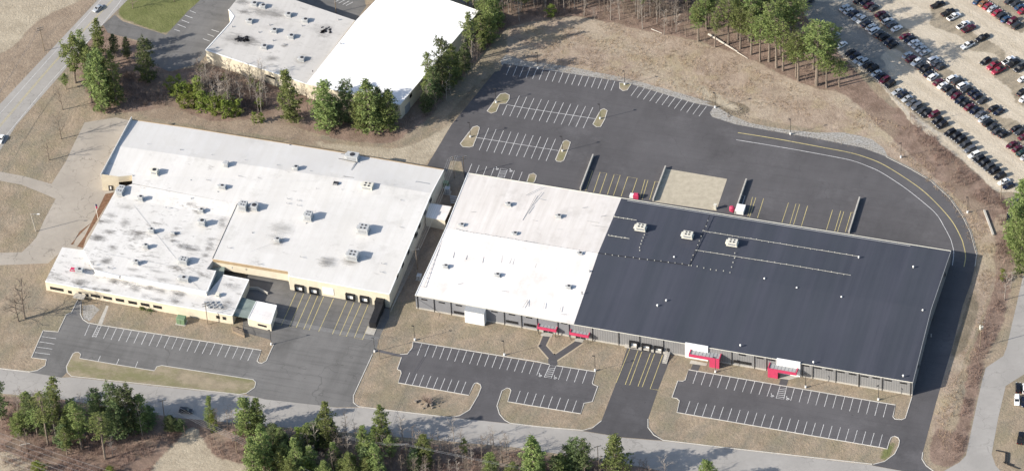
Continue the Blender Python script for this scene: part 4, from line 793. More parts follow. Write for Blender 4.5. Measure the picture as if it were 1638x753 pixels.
def pine_variant(seed, H=20, R=4, start=.15, mat='needles', dens=1., shape='cone', size=.62):
    r = np.random.default_rng(seed); m, P_ = trunk_mb(H*.97, H*.014+.08, r); pts = []
    nw = int(H*(1-start)/.75); ph = r.uniform(0, 6)
    for i in range(nw):
        t = i/(nw-1); h = start+(1-start)*t
        if shape == 'cone': pr = ((1-t)**.5*.95+.05)*(.72+.28*min(1, t*4))*(.82+.18*math.sin(t*11+seed))
        elif shape == 'round': pr = math.sin(math.pi*min(1, .16+t*.80))**.5*.9*(.85+.15*math.sin(t*9+seed))+.08
        else: pr = (.55+.45*math.sin(t*7+seed))*(1-t**3)+.08       # ragged old white pine
        nb = int(r.integers(4, 7)); c = path_at(P_, h); ph += 1.1
        for b in range(nb):
            if r.random() < .14: continue
            a = ph+b*2*math.pi/nb+r.normal(0, .25); L = R*pr*r.uniform(.6, 1.18); up = L*r.uniform(.0, .35)+.1
            e = c+Vector((math.cos(a)*L, math.sin(a)*L, up)); m.tube(c, c.lerp(e, .85), .07, .03, 3, 0, False)
            nc_ = max(1, int(L/1.15+.5))
            for g in range(nc_):
                f = .35+.65*(g+r.uniform(.3, 1))/nc_; cc = c.lerp(e, f)+Vector((r.normal(0, .3), r.normal(0, .3), r.normal(0, .12))); cs = .42+.08*L*r.uniform(.5, 1.2)
                for q in range(int(5.2*dens)): pts.append(tuple(cc+Vector((r.normal(0, cs*.62), r.normal(0, cs*.62), r.normal(0, .14)))))
    top = path_at(P_, .99)
    for _ in range(int(10)): pts.append((top.x+r.normal(0, .25), top.y+r.normal(0, .25), top.z+r.uniform(-.8, .5)))
    tr = m.build('trunk', M['bark']); cr = link('crown', tri_mesh('crown', tufts(pts, size, r), M[mat]), None); return tr, cr, H, R*1.0
def bare_variant(seed, H=14, R=3.5, fork=.35, mat='bark', depth=4, spread=.55, r0=.2):
    r = np.random.default_rng(seed); tm, P_ = trunk_mb(H*.8, r0, r, .03, 5, .35); cm = MB()
    def grow(p, d, L, rad, k):
        e = p+d*L; cm.tube(p, e, rad, rad*.6, 3 if k < depth-1 else 4, 0, False)
        if k <= 0: return
        for _ in range(3 if k > 1 else 4):
            nd = (d+Vector(r.normal(0, spread, 3))+Z*.18).normalized(); grow(p.lerp(e, r.uniform(.45, 1)), nd, L*r.uniform(.5, .8), rad*.55, k-1)
    nb = 10
    for i in range(nb):
        t = fork+(1-fork)*i/(nb-1); c = path_at(P_, t); a = i*2.4+r.uniform(-.4, .4); L = R*r.uniform(.45, .75)*(1.1-.5*t)
        grow(c, Vector((math.cos(a), math.sin(a), .8+t)).normalized(), L, r0*.36, depth-1)
    return tm.build('trunk', M[mat]), cm.build('branches', M[mat]), H, R
def holder(o):
    for c in o[:2]: COL.objects.unlink(c)
    v = np.array([q.co[:] for q in o[1].data.vertices]); v = v if len(v) else np.zeros((1, 3))
    return (o[0], o[1], float(np.percentile(v[:, 2], 99.7)), float(np.percentile(np.hypot(v[:, 0]-v[:, 0].mean(), v[:, 1]-v[:, 1].mean()), 94)))
V = {
 'full': [holder(pine_variant(i, 18, 4.0, .08, 'needles', 1.25)) for i in (1, 2, 3)],
 'dense': [holder(pine_variant(i, 17, 4.2, .06, 'needles_dark', 1.3, 'round')) for i in (11, 12)],
 'ragged': [holder(pine_variant(i, 20, 4.0, .30, 'needles', 1.0, 'ragged')) for i in (21, 22, 23)],
 'tall': [holder(pine_variant(i, 22, 3.2, .50, 'needles', .95, 'round', .55)) for i in (31, 32, 33, 34)],
 'young': [holder(pine_variant(i, 6, 2.0, .03, 'needles_bright', 2.0, 'round', .5)) for i in (41, 42, 43)],
 'birch': [holder(bare_variant(i, 14, 2.4, .32, 'birch', 4, .5, .12)) for i in (51, 52, 53)],
 'bare': [holder(bare_variant(i, 12, 5.0, .25, 'bark', 4, .5, .22)) for i in (61, 62)],
 'thin': [holder(bare_variant(i, 13, 1.8, .45, 'bark', 4, .5, .10)) for i in (71, 72)],
 'dark': [holder(pine_variant(i, 16, 4.0, .15, 'needles_dark', 1.2)) for i in (81, 82)],
}
NAME = dict(full='pine_tree', dense='pine_tree', ragged='pine_tree', tall='pine_tree', young='young_pine', birch='birch_tree', bare='bare_tree', thin='bare_tree', dark='pine_tree')
DESC = dict(full='bushy green pine', dense='dense rounded dark pine', ragged='tall open-branched pine', tall='slender high-crowned pine', young='small bright green pine', birch='leafless pale-barked tree', bare='leafless spreading tree', thin='thin leafless tree', dark='dark green pine')
TREES = {}
def tree(kind, px, py, topy, wpx, zone, H=None):
    """px, py: foot of the trunk; topy: tip; wpx: crown width in photo pixels"""
    H = H or tall(px, py, topy); vs = V[kind]; tr, cr, h0, r0 = vs[int(RN.integers(len(vs)))]; wd = (wpx/4.3) if wpx else r0*2*H/h0
    TREES.setdefault((zone, kind), []).append((px, py, H, wd, tr, cr, h0, r0))
def flush_trees():
    for (zone, kind), L in TREES.items():
        L.sort(key=lambda e: e[0]); n = len(L)
        for i, (px, py, H, wd, tr, cr, h0, r0) in enumerate(L):
            pos = place(i, n); lab = '%s %s, %s' % (DESC[kind], zone, 'the only such one' if n == 1 else pos)
            o = empty(NAME[kind], P(px, py), RN.uniform(0, 6.28), lab, 'tree', 'trees '+zone)
            sx = min(wd/(2*r0)*(1.15 if kind == 'tall' else .86), 1.8*H/h0)
            for c in (tr, cr):
                k = c.copy(); COL.objects.link(k); k.parent = o; k.scale = (sx if c is cr else (sx*.5+.5*H/h0), sx if c is cr else (sx*.5+.5*H/h0), H/h0)
def tz(kind, tile, x, y, top, w_, zone):
    px, py = T(tile, x, y); tree(kind, px, py, T(tile, x, top)[1], w_*K, zone)
z = 'in the clump beside the diagonal road'
for k, x, y, tp, w_ in (('ragged', 455, 500, 205, 200), ('ragged', 560, 540, 300, 150), ('dark', 590, 600, 330, 150), ('ragged', 530, 432, 240, 60), ('full', 600, 345, 118, 105), ('tall', 555, 620, 400, 90), ('full', 612, 672, 310, 140), ('full', 705, 640, 312, 120), ('dense', 890, 490, 236, 150), ('dark', 690, 320, 203, 75), ('dark', 765, 355, 222, 70), ('full', 640, 560, 360, 110), ('dark', 660, 640, 420, 110), ('tall', 500, 420, 180, 70), ('young', 880, 470, 400, 70), ('ragged', 400, 540, 440, 70), ('full', 600, 460, 300, 110)): tz(k, 'a0', x, y, tp, w_, z)
z = 'on the dry lawn left of the factory'
for t, x, y, tp, w_, k in (('a0', 378, 662, 500, 110, 'bare'), ('b0', 370, 160, -10, 130, 'bare'), ('b0', 297, 288, 155, 120, 'bare'), ('c0', 150, 525, 300, 250, 'bare'), ('c0', 112, 542, 380, 200, 'bare')): tz(k, t, x, y, tp, w_, z)
tz('bare', 'a0', 800, 52, -60, 120, 'on the green lawn at the top')
tz('bare', 'a0', 1050, 10, -120, 120, 'on the green lawn at the top')
z = 'in the bright row behind the factory'
for x, y in ((-20, 560), (20, 600), (60, 650), (110, 650), (155, 665), (200, 670), (245, 690), (295, 705), (345, 700), (30, 545), (90, 590), (180, 625), (270, 650), (320, 660), (380, 690), (140, 610), (230, 640), (50, 580), (350, 665), (130, 570)): tz('young', 'a1', x+RN.uniform(-8, 8), y, y-RN.uniform(75, 115), RN.uniform(70, 95), z)
z = 'in the thicket below the grey-white roof'
for i in range(44): x = RN.uniform(120, 570); y = RN.uniform(520, 690)-max(0, (200-x))*.4; tz('birch' if RN.random() < .5 else 'thin', 'a1', x, y, y-RN.uniform(130, 220), RN.uniform(60, 100), z)
for x, y in ((460, 520), (300, 500), (510, 560), (165, 430), (510, 655), (270, 620), (478, 745), (520, 735)): tz('young', 'a1', x, y, y-RN.uniform(40, 80), 55, 'below the grey-white roof')
z = 'in front of the brilliant white roof'
for k, t, x, y, tp, w_ in (('full', 'a1', 710, 725, 425, 165), ('full', 'a1', 905, 770, 505, 185), ('dense', 'a1', 1045, 730, 487, 140), ('full', 'a2', 125, 790, 488, 185), ('full', 'a2', 230, 770, 545, 150), ('full', 'a2', 60, 775, 560, 130), ('dark', 'a2', 180, 740, 520, 140), ('dark', 'a1', 985, 760, 600, 110), ('thin', 'a1', 800, 660, 520, 90), ('thin', 'a1', 840, 640, 510, 90)): tz(k, t, x, y, tp, w_, z)
z = 'along the brilliant white building'
for k, x, y, tp, w_ in (('dense', 560, 560, 232, 150), ('ragged', 475, 600, 330, 120), ('full', 625, 500, 270, 130), ('ragged', 735, 358, 70, 120), ('dark', 520, 620, 400, 110), ('full', 845, 260, 0, 120), ('ragged', 800, 290, 90, 120), ('dark', 690, 440, 260, 110), ('full', 790, 300, 200, 70), ('full', 880, 160, -20, 130), ('dark', 460, 680, 560, 90), ('full', 590, 520, 330, 130), ('dark', 490, 640, 470, 90), ('ragged', 820, 200, -40, 120), ('dense', 800, 160, -60, 110)): tz(k, 'a2', x, y, tp, w_, z)
for i in range(22): f = RN.random(); x = 470+f*400+RN.uniform(-30, 50); y = 650-f*400+RN.uniform(-30, 30); tz('birch' if i % 3 == 0 else 'thin', 'a2', x, y, y-RN.uniform(100, 170), RN.uniform(60, 90), z)
# wood edge along the top
z = 'at the edge above the dry field'
for k, t, x, y, tp, w_ in (('birch', 'a3', 355, 97, -60, 70), ('birch', 'a3', 418, 128, 45, 40), ('birch', 'a3', 515, 122, -50, 80), ('birch', 'a3', 570, 120, -80, 80), ('birch', 'a3', 708, 175, -20, 90), ('birch', 'a3', 838, 210, 40, 80), ('tall', 'a3', 1042, 250, 20, 80), ('birch', 'a3', 910, 195, 40, 80), ('thin', 'a3', 970, 222, 40, 70), ('thin', 'a3', 200, 80, -70, 80), ('thin', 'a3', 260, 75, -40, 80), ('tall', 'a3', 690, 90, -120, 110), ('tall', 'a3', 800, 70, -110, 100), ('young', 'a3', 155, 95, 30, 80), ('birch', 'a2', 1020, 130, 0, 80)): tz(k, t, x, y, tp, w_, z)
z = 'in the belt beside the parked cars'
for n_, (x, y, tp, w_) in enumerate(((28, 250, 40, 95), (75, 180, -40, 100), (128, 285, 80, 70), (207, 268, -10, 130), (280, 295, 50, 120), (345, 330, 60, 110), (398, 372, 110, 120), (452, 372, 20, 120), (497, 410, 90, 130), (536, 427, 130, 100), (575, 340, -10, 130), (628, 487, 210, 150), (615, 470, 230, 90), (738, 515, 150, 190), (800, 527, 290, 120), (780, 450, 170, 130), (875, 522, 360, 110), (720, 420, 140, 120), (690, 400, 130, 110), (262, 240, 60, 90), (430, 330, -10, 110), (520, 330, 0, 110), (640, 380, 20, 120), (600, 300, -60, 120), (480, 280, -60, 120), (330, 250, -40, 120), (150, 180, -60, 110), (230, 160, -90, 110), (390, 200, -100, 120), (820, 420, 160, 120))):
    if n_ < 18 or n_ % 2: tz('tall', 'a4', x, y, tp, w_, z)
z = 'deep in the top wood'
for i in range(105):
    px = RN.uniform(745, 1290); lim = np.interp(px, [745, 780, 830, 900, 1000, 1100, 1200, 1290], [20, 30, 22, 16, 22, 45, 62, 70]); py = lim-abs(RN.normal(0, 26)) - 3
    k = RN.choice(['tall', 'birch', 'thin'], p=[.55, .2, .25] if px > 1070 or px < 830 else [.22, .30, .48]); tree(k, px, py, py-RN.uniform(42, 75) if k == 'tall' else py-RN.uniform(35, 60), RN.uniform(19, 32) if k == 'tall' else RN.uniform(14, 24), z)
z = 'in the sparse wood above the field'
for i in range(16):
    px = RN.uniform(748, 1060) if i % 2 else RN.uniform(748, 850); py = RN.uniform(-6, 16); tree('ragged', px, py, py-RN.uniform(36, 52), RN.uniform(22, 34), z)
for i in range(60):
    px = RN.uniform(752, 1085); lim = np.interp(px, [745, 780, 830, 900, 1000, 1100], [26, 34, 26, 20, 30, 52]); py = lim-abs(RN.normal(0, 14)); tree('thin' if i % 3 else 'birch', px, py, py-RN.uniform(38, 62), RN.uniform(12, 20), z)
z = 'in the lower left wood'
for k, x, y, tp, w_ in (('tall', 290, 590, 262, 110), ('ragged', 355, 525, 178, 125), ('tall', 338, 495, 250, 80), ('ragged', 495, 622, 330, 130), ('tall', 635, 682, 415, 110), ('birch', 682, 668, 545, 80), ('dense', 780, 520, 255, 180), ('dense', 690, 500, 230, 150), ('dense', 600, 500, 270, 140), ('full', 850, 505, 300, 130), ('dark', 905, 475, 370, 110), ('dark', 8, 445, 210, 110), ('tall', 225, 540, 380, 90), ('full', 110, 530, 410, 110), ('tall', 165, 520, 400, 80), ('tall', 515, 580, 440, 70), ('dark', 450, 520, 340, 140), ('dark', 720, 560, 330, 150), ('full', 420, 540, 370, 110), ('thin', 130, 330, 250, 80), ('thin', 210, 400, 270, 90), ('thin', 60, 380, 290, 80), ('thin', 580, 400, 240, 90), ('thin', 330, 380, 260, 110), ('thin', 270, 480, 330, 90), ('thin', 370, 450, 300, 90), ('young', 240, 760, 700, 100), ('young', 660, 770, 725, 60), ('dark', 1035, 505, 415, 110), ('dark', 1085, 510, 440, 100)): tz(k, 'd0', x, y, tp, w_, z)
for i in range(26): tz('thin' if i % 2 else 'birch', 'd0', RN.uniform(0, 880), RN.uniform(380, 560), RN.uniform(250, 380), RN.uniform(60, 90), z)
z = 'in the wood below the wide driveway'
for k, x, y, tp, w_ in (('full', 210, 485, 303, 75), ('full', 440, 535, 308, 140), ('full', 505, 525, 312, 110), ('full', 545, 760, 480, 130), ('full', 480, 820, 555, 130), ('tall', 655, 660, 495, 110), ('full', 745, 800, 545, 120), ('full', 925, 615, 333, 125), ('dense', 845, 600, 470, 130), ('full', 700, 830, 680, 120), ('young', 232, 510, 420, 70), ('full', 1065, 830, 655, 110), ('dark', 880, 590, 440, 110), ('young', 790, 800, 700, 110), ('dense', 590, 560, 470, 90), ('dark', 960, 600, 450, 100), ('young', 500, 700, 600, 100), ('young', 760, 560, 490, 90), ('young', 800, 570, 480, 90), ('full', 620, 720, 600, 100), ('full', 680, 760, 590, 120), ('full', 820, 760, 610, 110), ('dense', 610, 620, 490, 100), ('full', 1010, 790, 680, 100), ('full', 900, 820, 700, 110)): tz(k, 'd1', x, y, tp, w_, z)
for i in range(26): y = RN.uniform(540, 820); tz('thin' if i % 3 else 'birch', 'd1', RN.uniform(560, 1120), y, y-RN.uniform(110, 180), RN.uniform(60, 90), z)
for x in (240, 260, 320, 350): tz('thin', 'd1', x, 500, RN.uniform(320, 380), 60, z)
z = 'in the wood below the middle lawn'
for k, x, y, tp, w_ in (('full', 200, 585, 357, 115), ('full', 140, 585, 480, 80), ('full', 160, 800, 588, 130), ('full', 10, 800, 655, 110), ('full', 90, 820, 680, 110), ('birch', 630, 605, 435, 170), ('birch', 318, 580, 395, 120), ('young', 687, 652, 560, 60), ('full', 848, 790, 640, 110), ('full', 975, 830, 700, 110), ('full', 1115, 800, 555, 130), ('thin', 430, 610, 530, 50)): tz(k, 'd2', x, y, tp, w_, z)
for i in range(70): y = RN.uniform(600, 830); tz('thin' if i % 3 else 'birch', 'd2', RN.uniform(0, 1130), y, y-RN.uniform(80, 150), RN.uniform(60, 110), z)
z = 'in the bottom right wood'
for k, x, y, tp, w_ in (('full', 60, 850, 553, 170), ('dense', 300, 810, 560, 120), ('dense', 355, 820, 570, 120), ('full', 545, 830, 565, 180), ('full', 210, 840, 650, 110), ('dense', 260, 800, 600, 110)): tz(k, 'd3', x, y, tp, w_, z)
tz('full', 'd4', 85, 850, 688, 130, z); tz('birch', 'd3', 850, 840, 660, 170, z)
for i in range(24): y = RN.uniform(740, 860); tz('thin', 'd3', RN.uniform(100, 760), y, y-RN.uniform(80, 140), RN.uniform(60, 100), z)
zone_b = [('in the wood below the wide driveway', 410, 540), ('in the wood below the middle lawn', 560, 820), ('in the bottom right wood', 850, 1010)]
for zn, xa, xb in zone_b:
    for i in range(9 if xa < 800 else 5):
        x = RN.uniform(xa, xb); y = 700+(x-410)*.10+RN.uniform(10, 60); tree(['full', 'ragged', 'dark'][i % 3], x, y, y-RN.uniform(32, 52), RN.uniform(22, 34), zn)
for i in range(34): x = RN.uniform(400, 1040); y = 690+(x-410)*.11+RN.uniform(0, 60); tree('thin', x, y, y-RN.uniform(30, 48), RN.uniform(18, 28), 'in the scrub along the bottom')
for i in range(12): x = RN.uniform(0, 120); y = RN.uniform(660, 740); tree(['thin', 'ragged', 'dark'][i % 3], x, y, y-RN.uniform(34, 55), RN.uniform(20, 34), 'in the far lower left corner')
z = 'beside the right-hand lane'
for k, t, x, y, tp, w_ in (('full', 'b5', 1095, 800, 420, 190), ('full', 'b5', 1120, 700, 480, 120), ('full', 'c5', 1105, 250, -60, 130), ('full', 'c5', 1085, 130, -160, 150), ('dark', 'c5', 1140, 60, -120, 130), ('birch', 'c5', 1012, 412, 240, 110), ('young', 'c5', 1005, 300, 225, 50), ('thin', 'c5', 1060, 260, 120, 90), ('birch', 'c5', 1050, 340, 230, 90)): tz(k, t, x, y, tp, w_, z)
flush_trees()
# bushes
def bush(px, py, s, lab, mat='needles_dark'):
    r = np.random.default_rng(int(px)); pts = [(r.normal(0, s*.4), r.normal(0, s*.4), abs(r.normal(0, s*.35))+.2) for _ in range(60)]
    o = link('bush', tri_mesh('bush', tufts(pts, .5, r), M[mat])); o.location = P(px, py); tag(o, lab, 'bush')
bush(239, 497, 1.5, 'dark evergreen bush against the cream front wall under the windows'); bush(227, 494, 1.0, 'smaller dry bush just left of the dark evergreen bush by the front wall', 'needles')
# rubble heap with weeds in the front lawn
m = MB(); c = P(*T('d2', 472, 348)); r_ = np.random.default_rng(5)
for i in range(22): a = r_.uniform(0, 6.28); d = r_.uniform(0, 3.6); s_ = r_.uniform(.5, 1.3); m.box((c.x+math.cos(a)*d*1.4, c.y+math.sin(a)*d*.8, s_*.3), (s_, s_*.8, s_*.7), a, 0, .7)
tag(m.build('rock_pile', M['rock']), 'heap of grey stones in the lawn between the front lots and the road', 'rocks')
m = MB()
for x, y in ((470, 340), (480, 350), (455, 330)):
    c = P(*T('d2', x, y))
    for i in range(40): a = r_.uniform(0, 6.28); m.tube(c, c+Vector((math.cos(a)*r_.uniform(.5, 2.4), math.sin(a)*r_.uniform(.5, 2.4), r_.uniform(1.5, 4))), .04, .02, 3, 0, False)
tag(m.build('bare_shrub', M['brush']), 'leafless shrub growing out of the stone heap on the front lawn', 'shrub')
# undergrowth: bare stems in strips
def undergrowth(polys, n, h, mat, seed, kind_='undergrowth'):
    r = np.random.default_rng(seed); tris = []
    for spec, k in polys:
        p = W3(spec); mn = [min(q[i] for q in p) for i in (0, 1)]; mx = [max(q[i] for q in p) for i in (0, 1)]
        N = int(n*k*3); X = r.uniform(mn[0], mx[0], N); Y = r.uniform(mn[1], mx[1], N); ins = np.zeros(N, bool)
        for i in range(len(p)):
            x1, y1 = p[i][0], p[i][1]; x2, y2 = p[(i+1) % len(p)][0], p[(i+1) % len(p)][1]
            if y1 != y2: ins ^= ((y1 > Y) != (y2 > Y)) & (X < (x2-x1)*(Y-y1)/(y2-y1)+x1)
        cl = np.sin(X*.35+np.sin(Y*.21)*2)+np.sin(Y*.43+np.sin(X*.17)*2)+r.normal(0, .6, N); ins &= cl > -.5
        cq = W3('d0 1120,500 1000,620 900,770 830,950 p 460,840 d1 620,753 430,720 250,660 200,560 170,500 60,500')
        e_ = np.zeros(N, bool)
        for i in range(len(cq)):
            x1, y1 = cq[i][0], cq[i][1]; x2, y2 = cq[(i+1) % len(cq)][0], cq[(i+1) % len(cq)][1]
            if y1 != y2: e_ ^= ((y1 > Y) != (y2 > Y)) & (X < (x2-x1)*(Y-y1)/(y2-y1)+x1)
        ins &= ~e_
        X, Y = X[ins], Y[ins]
        for x, y in zip(X, Y):
            hh = h*r.uniform(.4, 1.2)
            for _ in range(7):
                b = np.array([x+r.normal(0, .35), y+r.normal(0, .35), 0]); d = np.array([r.normal(0, .32), r.normal(0, .32), 1])*hh*r.uniform(.6, 1); wv = np.array([r.normal(0, 1), r.normal(0, 1), 0]); wv = wv/np.linalg.norm(wv)*.045
                tris.append([b-wv, b+wv, b+d])
                e = b+d*r.uniform(.4, .8); d2 = np.array([r.normal(0, .5), r.normal(0, .5), .5])*hh*.5; tris.append([e-wv*.6, e+wv*.6, e+d2])
    o = link(kind_, tri_mesh(kind_, np.array(tris), M[mat])); tag(o, kind='stuff'); return o
M['brush_red'] = simple('reddish bare stems', (.26, .185, .155), .95, .1, .25, .12); M['brush_tan'] = simple('tan dry weeds', (.40, .31, .22), .95, .1, .25, .12)
undergrowth([('d0 0,330 500,370 1130,470 d1 560,520 1130,600 d2 450,610 1130,660 d3 640,740 0,1000 d0 0,900', 1.)], 5500, 2.5, 'brush_red', 1)
undergrowth([('c5 950,0 1080,80 1060,250 1000,560 d5 900,60 860,200 820,330 760,640 700,700 720,440 780,250 820,60 c5 880,600 930,400 980,250', 1), ('b5 440,0 560,120 700,250 860,400 960,490 1060,560 1100,740 1000,700 900,560 800,500 640,360 500,200', .8)], 1700, 1.6, 'brush_red', 2)
undergrowth([('a2 470,720 560,560 780,330 860,260 960,150 1000,60 880,20 700,330 560,470 420,640 300,760', .8), ('a1 120,380 560,500 580,640 450,690 300,640 180,560 120,480', .6), ('a0 700,420 1000,470 1020,640 700,640', .2)], 1500, 2.2, 'brush', 3)
undergrowth([('a3 0,120 300,80 480,120 1000,230 a4 330,340 640,490 800,530 900,500 900,380 600,150 300,0 a3 700,-80 0,-80', 1)], 2200, 1.4, 'brush', 4)
undergrowth([('a3 0,390 640,500 900,540 1130,620 a4 700,700 900,600 b5 100,100 450,100 a4 700,560 0,250 a3 480,140 0,180', 1), ('b5 300,180 500,240 760,500 960,740 c5 950,250 850,700 d5 640,700 600,400 c5 860,500 860,200 b5 700,560', .8)], 3200, .7, 'brush_tan', 6, 'dry_weeds')
# fallen logs
def logobj(spec, r0, r1, lab, mat='log'):
    a, b = W3(spec); m = MB(); n = 5; pr = a+Z*r0
    for i in range(n): q = a.lerp(b, (i+1)/n)+Z*(r0+(r1-r0)*(i+1)/n); m.tube(pr, q, r0+(r1-r0)*i/n, r0+(r1-r0)*(i+1)/n, 7, 0, i in (0, n-1)); pr = q
    tag(m.build('fallen_log', M[mat]), lab, 'log')
logobj('a4 88,212 262,315', .45, .25, 'long bleached fallen trunk at the foot of the pine belt'); logobj('a4 262,318 325,355', .2, .1, 'short thin fallen trunk at the lower end of the long one'); logobj('a3 760,178 825,203', .2, .12, 'pale fallen branch in front of the bare trees above the field')
logobj('d0 335,610 425,640', .3, .15, 'grey fallen trunk in the lower left wood', 'bark'); logobj('d0 120,600 180,588', .3, .2, 'pale sawn log beside the wires at lower left')
a, b = W3('b5 890,592 945,740'); m = MB(); m.strip([a, b], .7, 0, 0, .6); tag(m.build('concrete_barrier', M['concrete']), 'long concrete barrier lying in the grass right of the curved lane', 'barrier')
# ------------------------------------------------------------------ retaining walls and yard things
for s, lab in (('b3 410,266 333,470', 'concrete wing wall left of the rear loading docks'), ('b3 846,335 771,536', 'concrete wall along the left side of the crushed stone pad'), ('b4 316,413 247,612', 'concrete wing wall right of the stone pad, next to the white container'), ('b4 998,522 934,730', 'rightmost concrete wing wall behind the charcoal roof')):
    m = MB(); m.strip(W3(s), .5, 0, 0, 1.3); tag(m.build('retaining_wall', M['concrete']), lab, 'wall', 'concrete wing walls behind the long warehouse')
p = P(*T('b4', 282, 612)); m = MB(); m.box((p.x, p.y+1.5, .95), (3.0, 3.6, 1.7), -AXR); m.box((p.x, p.y+1.5, 1.86), (3.2, 3.8, .14), -AXR); c_ = tag(m.build('container', M['white']), 'white box container beside the wing wall behind the charcoal roof', 'container')
m = MB()
for k in (-1.2, 0, 1.2): m.box((p.x+k, p.y+1.5-2.2-abs(k)*0, 1.3), (.12, .08, 2.2), -AXR)
p = P(*T('b4', 232, 590)); m = MB(); m.tube((p.x-.2, p.y, .2), (p.x-.2, p.y, 1.6), 1.0, 1.0, 12); m.tube((p.x-.2, p.y, 1.6), (p.x-.2, p.y, 2.0), 1.0, .5, 12); m.box((p.x, p.y-1, .5), (.5, .5, .8), 0); tag(m.build('tank', M['red']), 'crimson round tank left of the wing wall and white container', 'tank')
p = P(*T('b3', 660, 512)); cmp_ = empty('compactor', p, -AXR, 'red and white waste compactor at the rear docks beside the stone pad', 'compactor')
m = MB(); m.box((.6, 0, .9), (2.0, 1.8, 1.5), 0); m.box((.9, 0, 1.8), (1.1, 1.3, .5), 0, 0, .7); m.build('hopper', M['red'], cmp_); m = MB(); m.box((-1.1, 0, .7), (1.4, 1.7, 1.1), 0); m.build('tank', M['white'], cmp_)
p = P(*T('b4', 128, 580)); m = MB(); m.box((p.x, p.y, 1.0), (.9, .9, 2.0), -AXR); m.box((p.x, p.y, 2.1), (1.1, 1.1, .2), -AXR); tag(m.build('utility_cabinet', M['unit_cream']), 'cream utility cabinet on the right corner of the stone pad', 'cabinet')
def gbox(t, x, y, l, wd, h, lab, mat='greenbox'):
    p = P(*T(t, x, y)); o = empty('transformer', p, -AXR, lab, 'transformer'); m = MB(); m.box((0, 0, h/2), (l, wd, h)); m.box((0, 0, h+.06), (l+.2, wd+.2, .12), 0, 0, .9); m.build('cabinet', M[mat], o)
    m = MB(); m.box((0, -wd/2-.03, h*.5), (.08, .06, h*.8)); m.build('door_seam', M['darkmetal'], o); m = MB(); m.box((0, 0, .06), (l+.8, wd+.8, .12)); m.build('pad', M['concrete'], o)
gbox('c1', 40, 548, 3.0, 2.4, 2.6, 'green electrical cabinet on the grass in front of the cream factory wall')
gbox('b2', 587, 485, 1.8, 1.6, 2.6, 'grey-green transformer in the alley north of the white link bridge', 'unit'); gbox('b2', 578, 445, 1.8, 1.6, 2.2, 'darker green transformer just behind the grey-green one in the alley'); gbox('c2', 418, 285, 1.6, 1.6, 1.9, 'small grey-green transformer beside the alley pole', 'unit')
p = P(*T('b2', 625, 545)); m = MB()
for i in range(4): m.box((p.x, p.y-1.2+i*.8, 1.2+i*.35), (2.6, .7, .12), -AXR)
for k in (-1.2, 1.2): m.tube((p.x+k, p.y-1.6, 0), (p.x+k, p.y-1.6, 1.2), .08); m.tube((p.x+k, p.y+1.6, 0), (p.x+k, p.y+1.6, 2.4), .08)
tag(m.build('louvred_rack', M['metal']), 'grey slatted rack in the alley against the white-roofed wall', 'rack')
p = P(*T('c2', 118, 612)); m = MB(); m.box((p.x+.5, p.y+1.2, .08), (3.4, 3.8, .14), -AXR); tag(m.build('concrete_pad', M['concrete']), kind='structure')
p = P(*T('c5', 700, 205)); 
# rubble basin in the field
m = MB()
for i in range(60): q = P(*T('a4', RN.uniform(150, 330), RN.uniform(650, 720))); s_ = RN.uniform(.2, .5); m.box((q.x, q.y, s_*.25), (s_, s_*.8, s_*.6), RN.uniform(0, 3), 0, .7)
for i in range(160): f = RN.random(); q = P(*T('b4', 250+f*870, 75+f*165-RN.uniform(0, 30))); s_ = RN.uniform(.12, .35); m.box((q.x, q.y, s_*.25), (s_, s_*.8, s_*.6), RN.uniform(0, 3), 0, .7)
for i in range(160): f = RN.random(); q = P(*T('a3', f*1130, 403+f*225-RN.uniform(5, 30))); s_ = RN.uniform(.12, .3); m.box((q.x, q.y, s_*.25), (s_, s_*.8, s_*.6), RN.uniform(0, 3), 0, .7)
tag(m.build('riprap', M['rock']), kind='stuff')
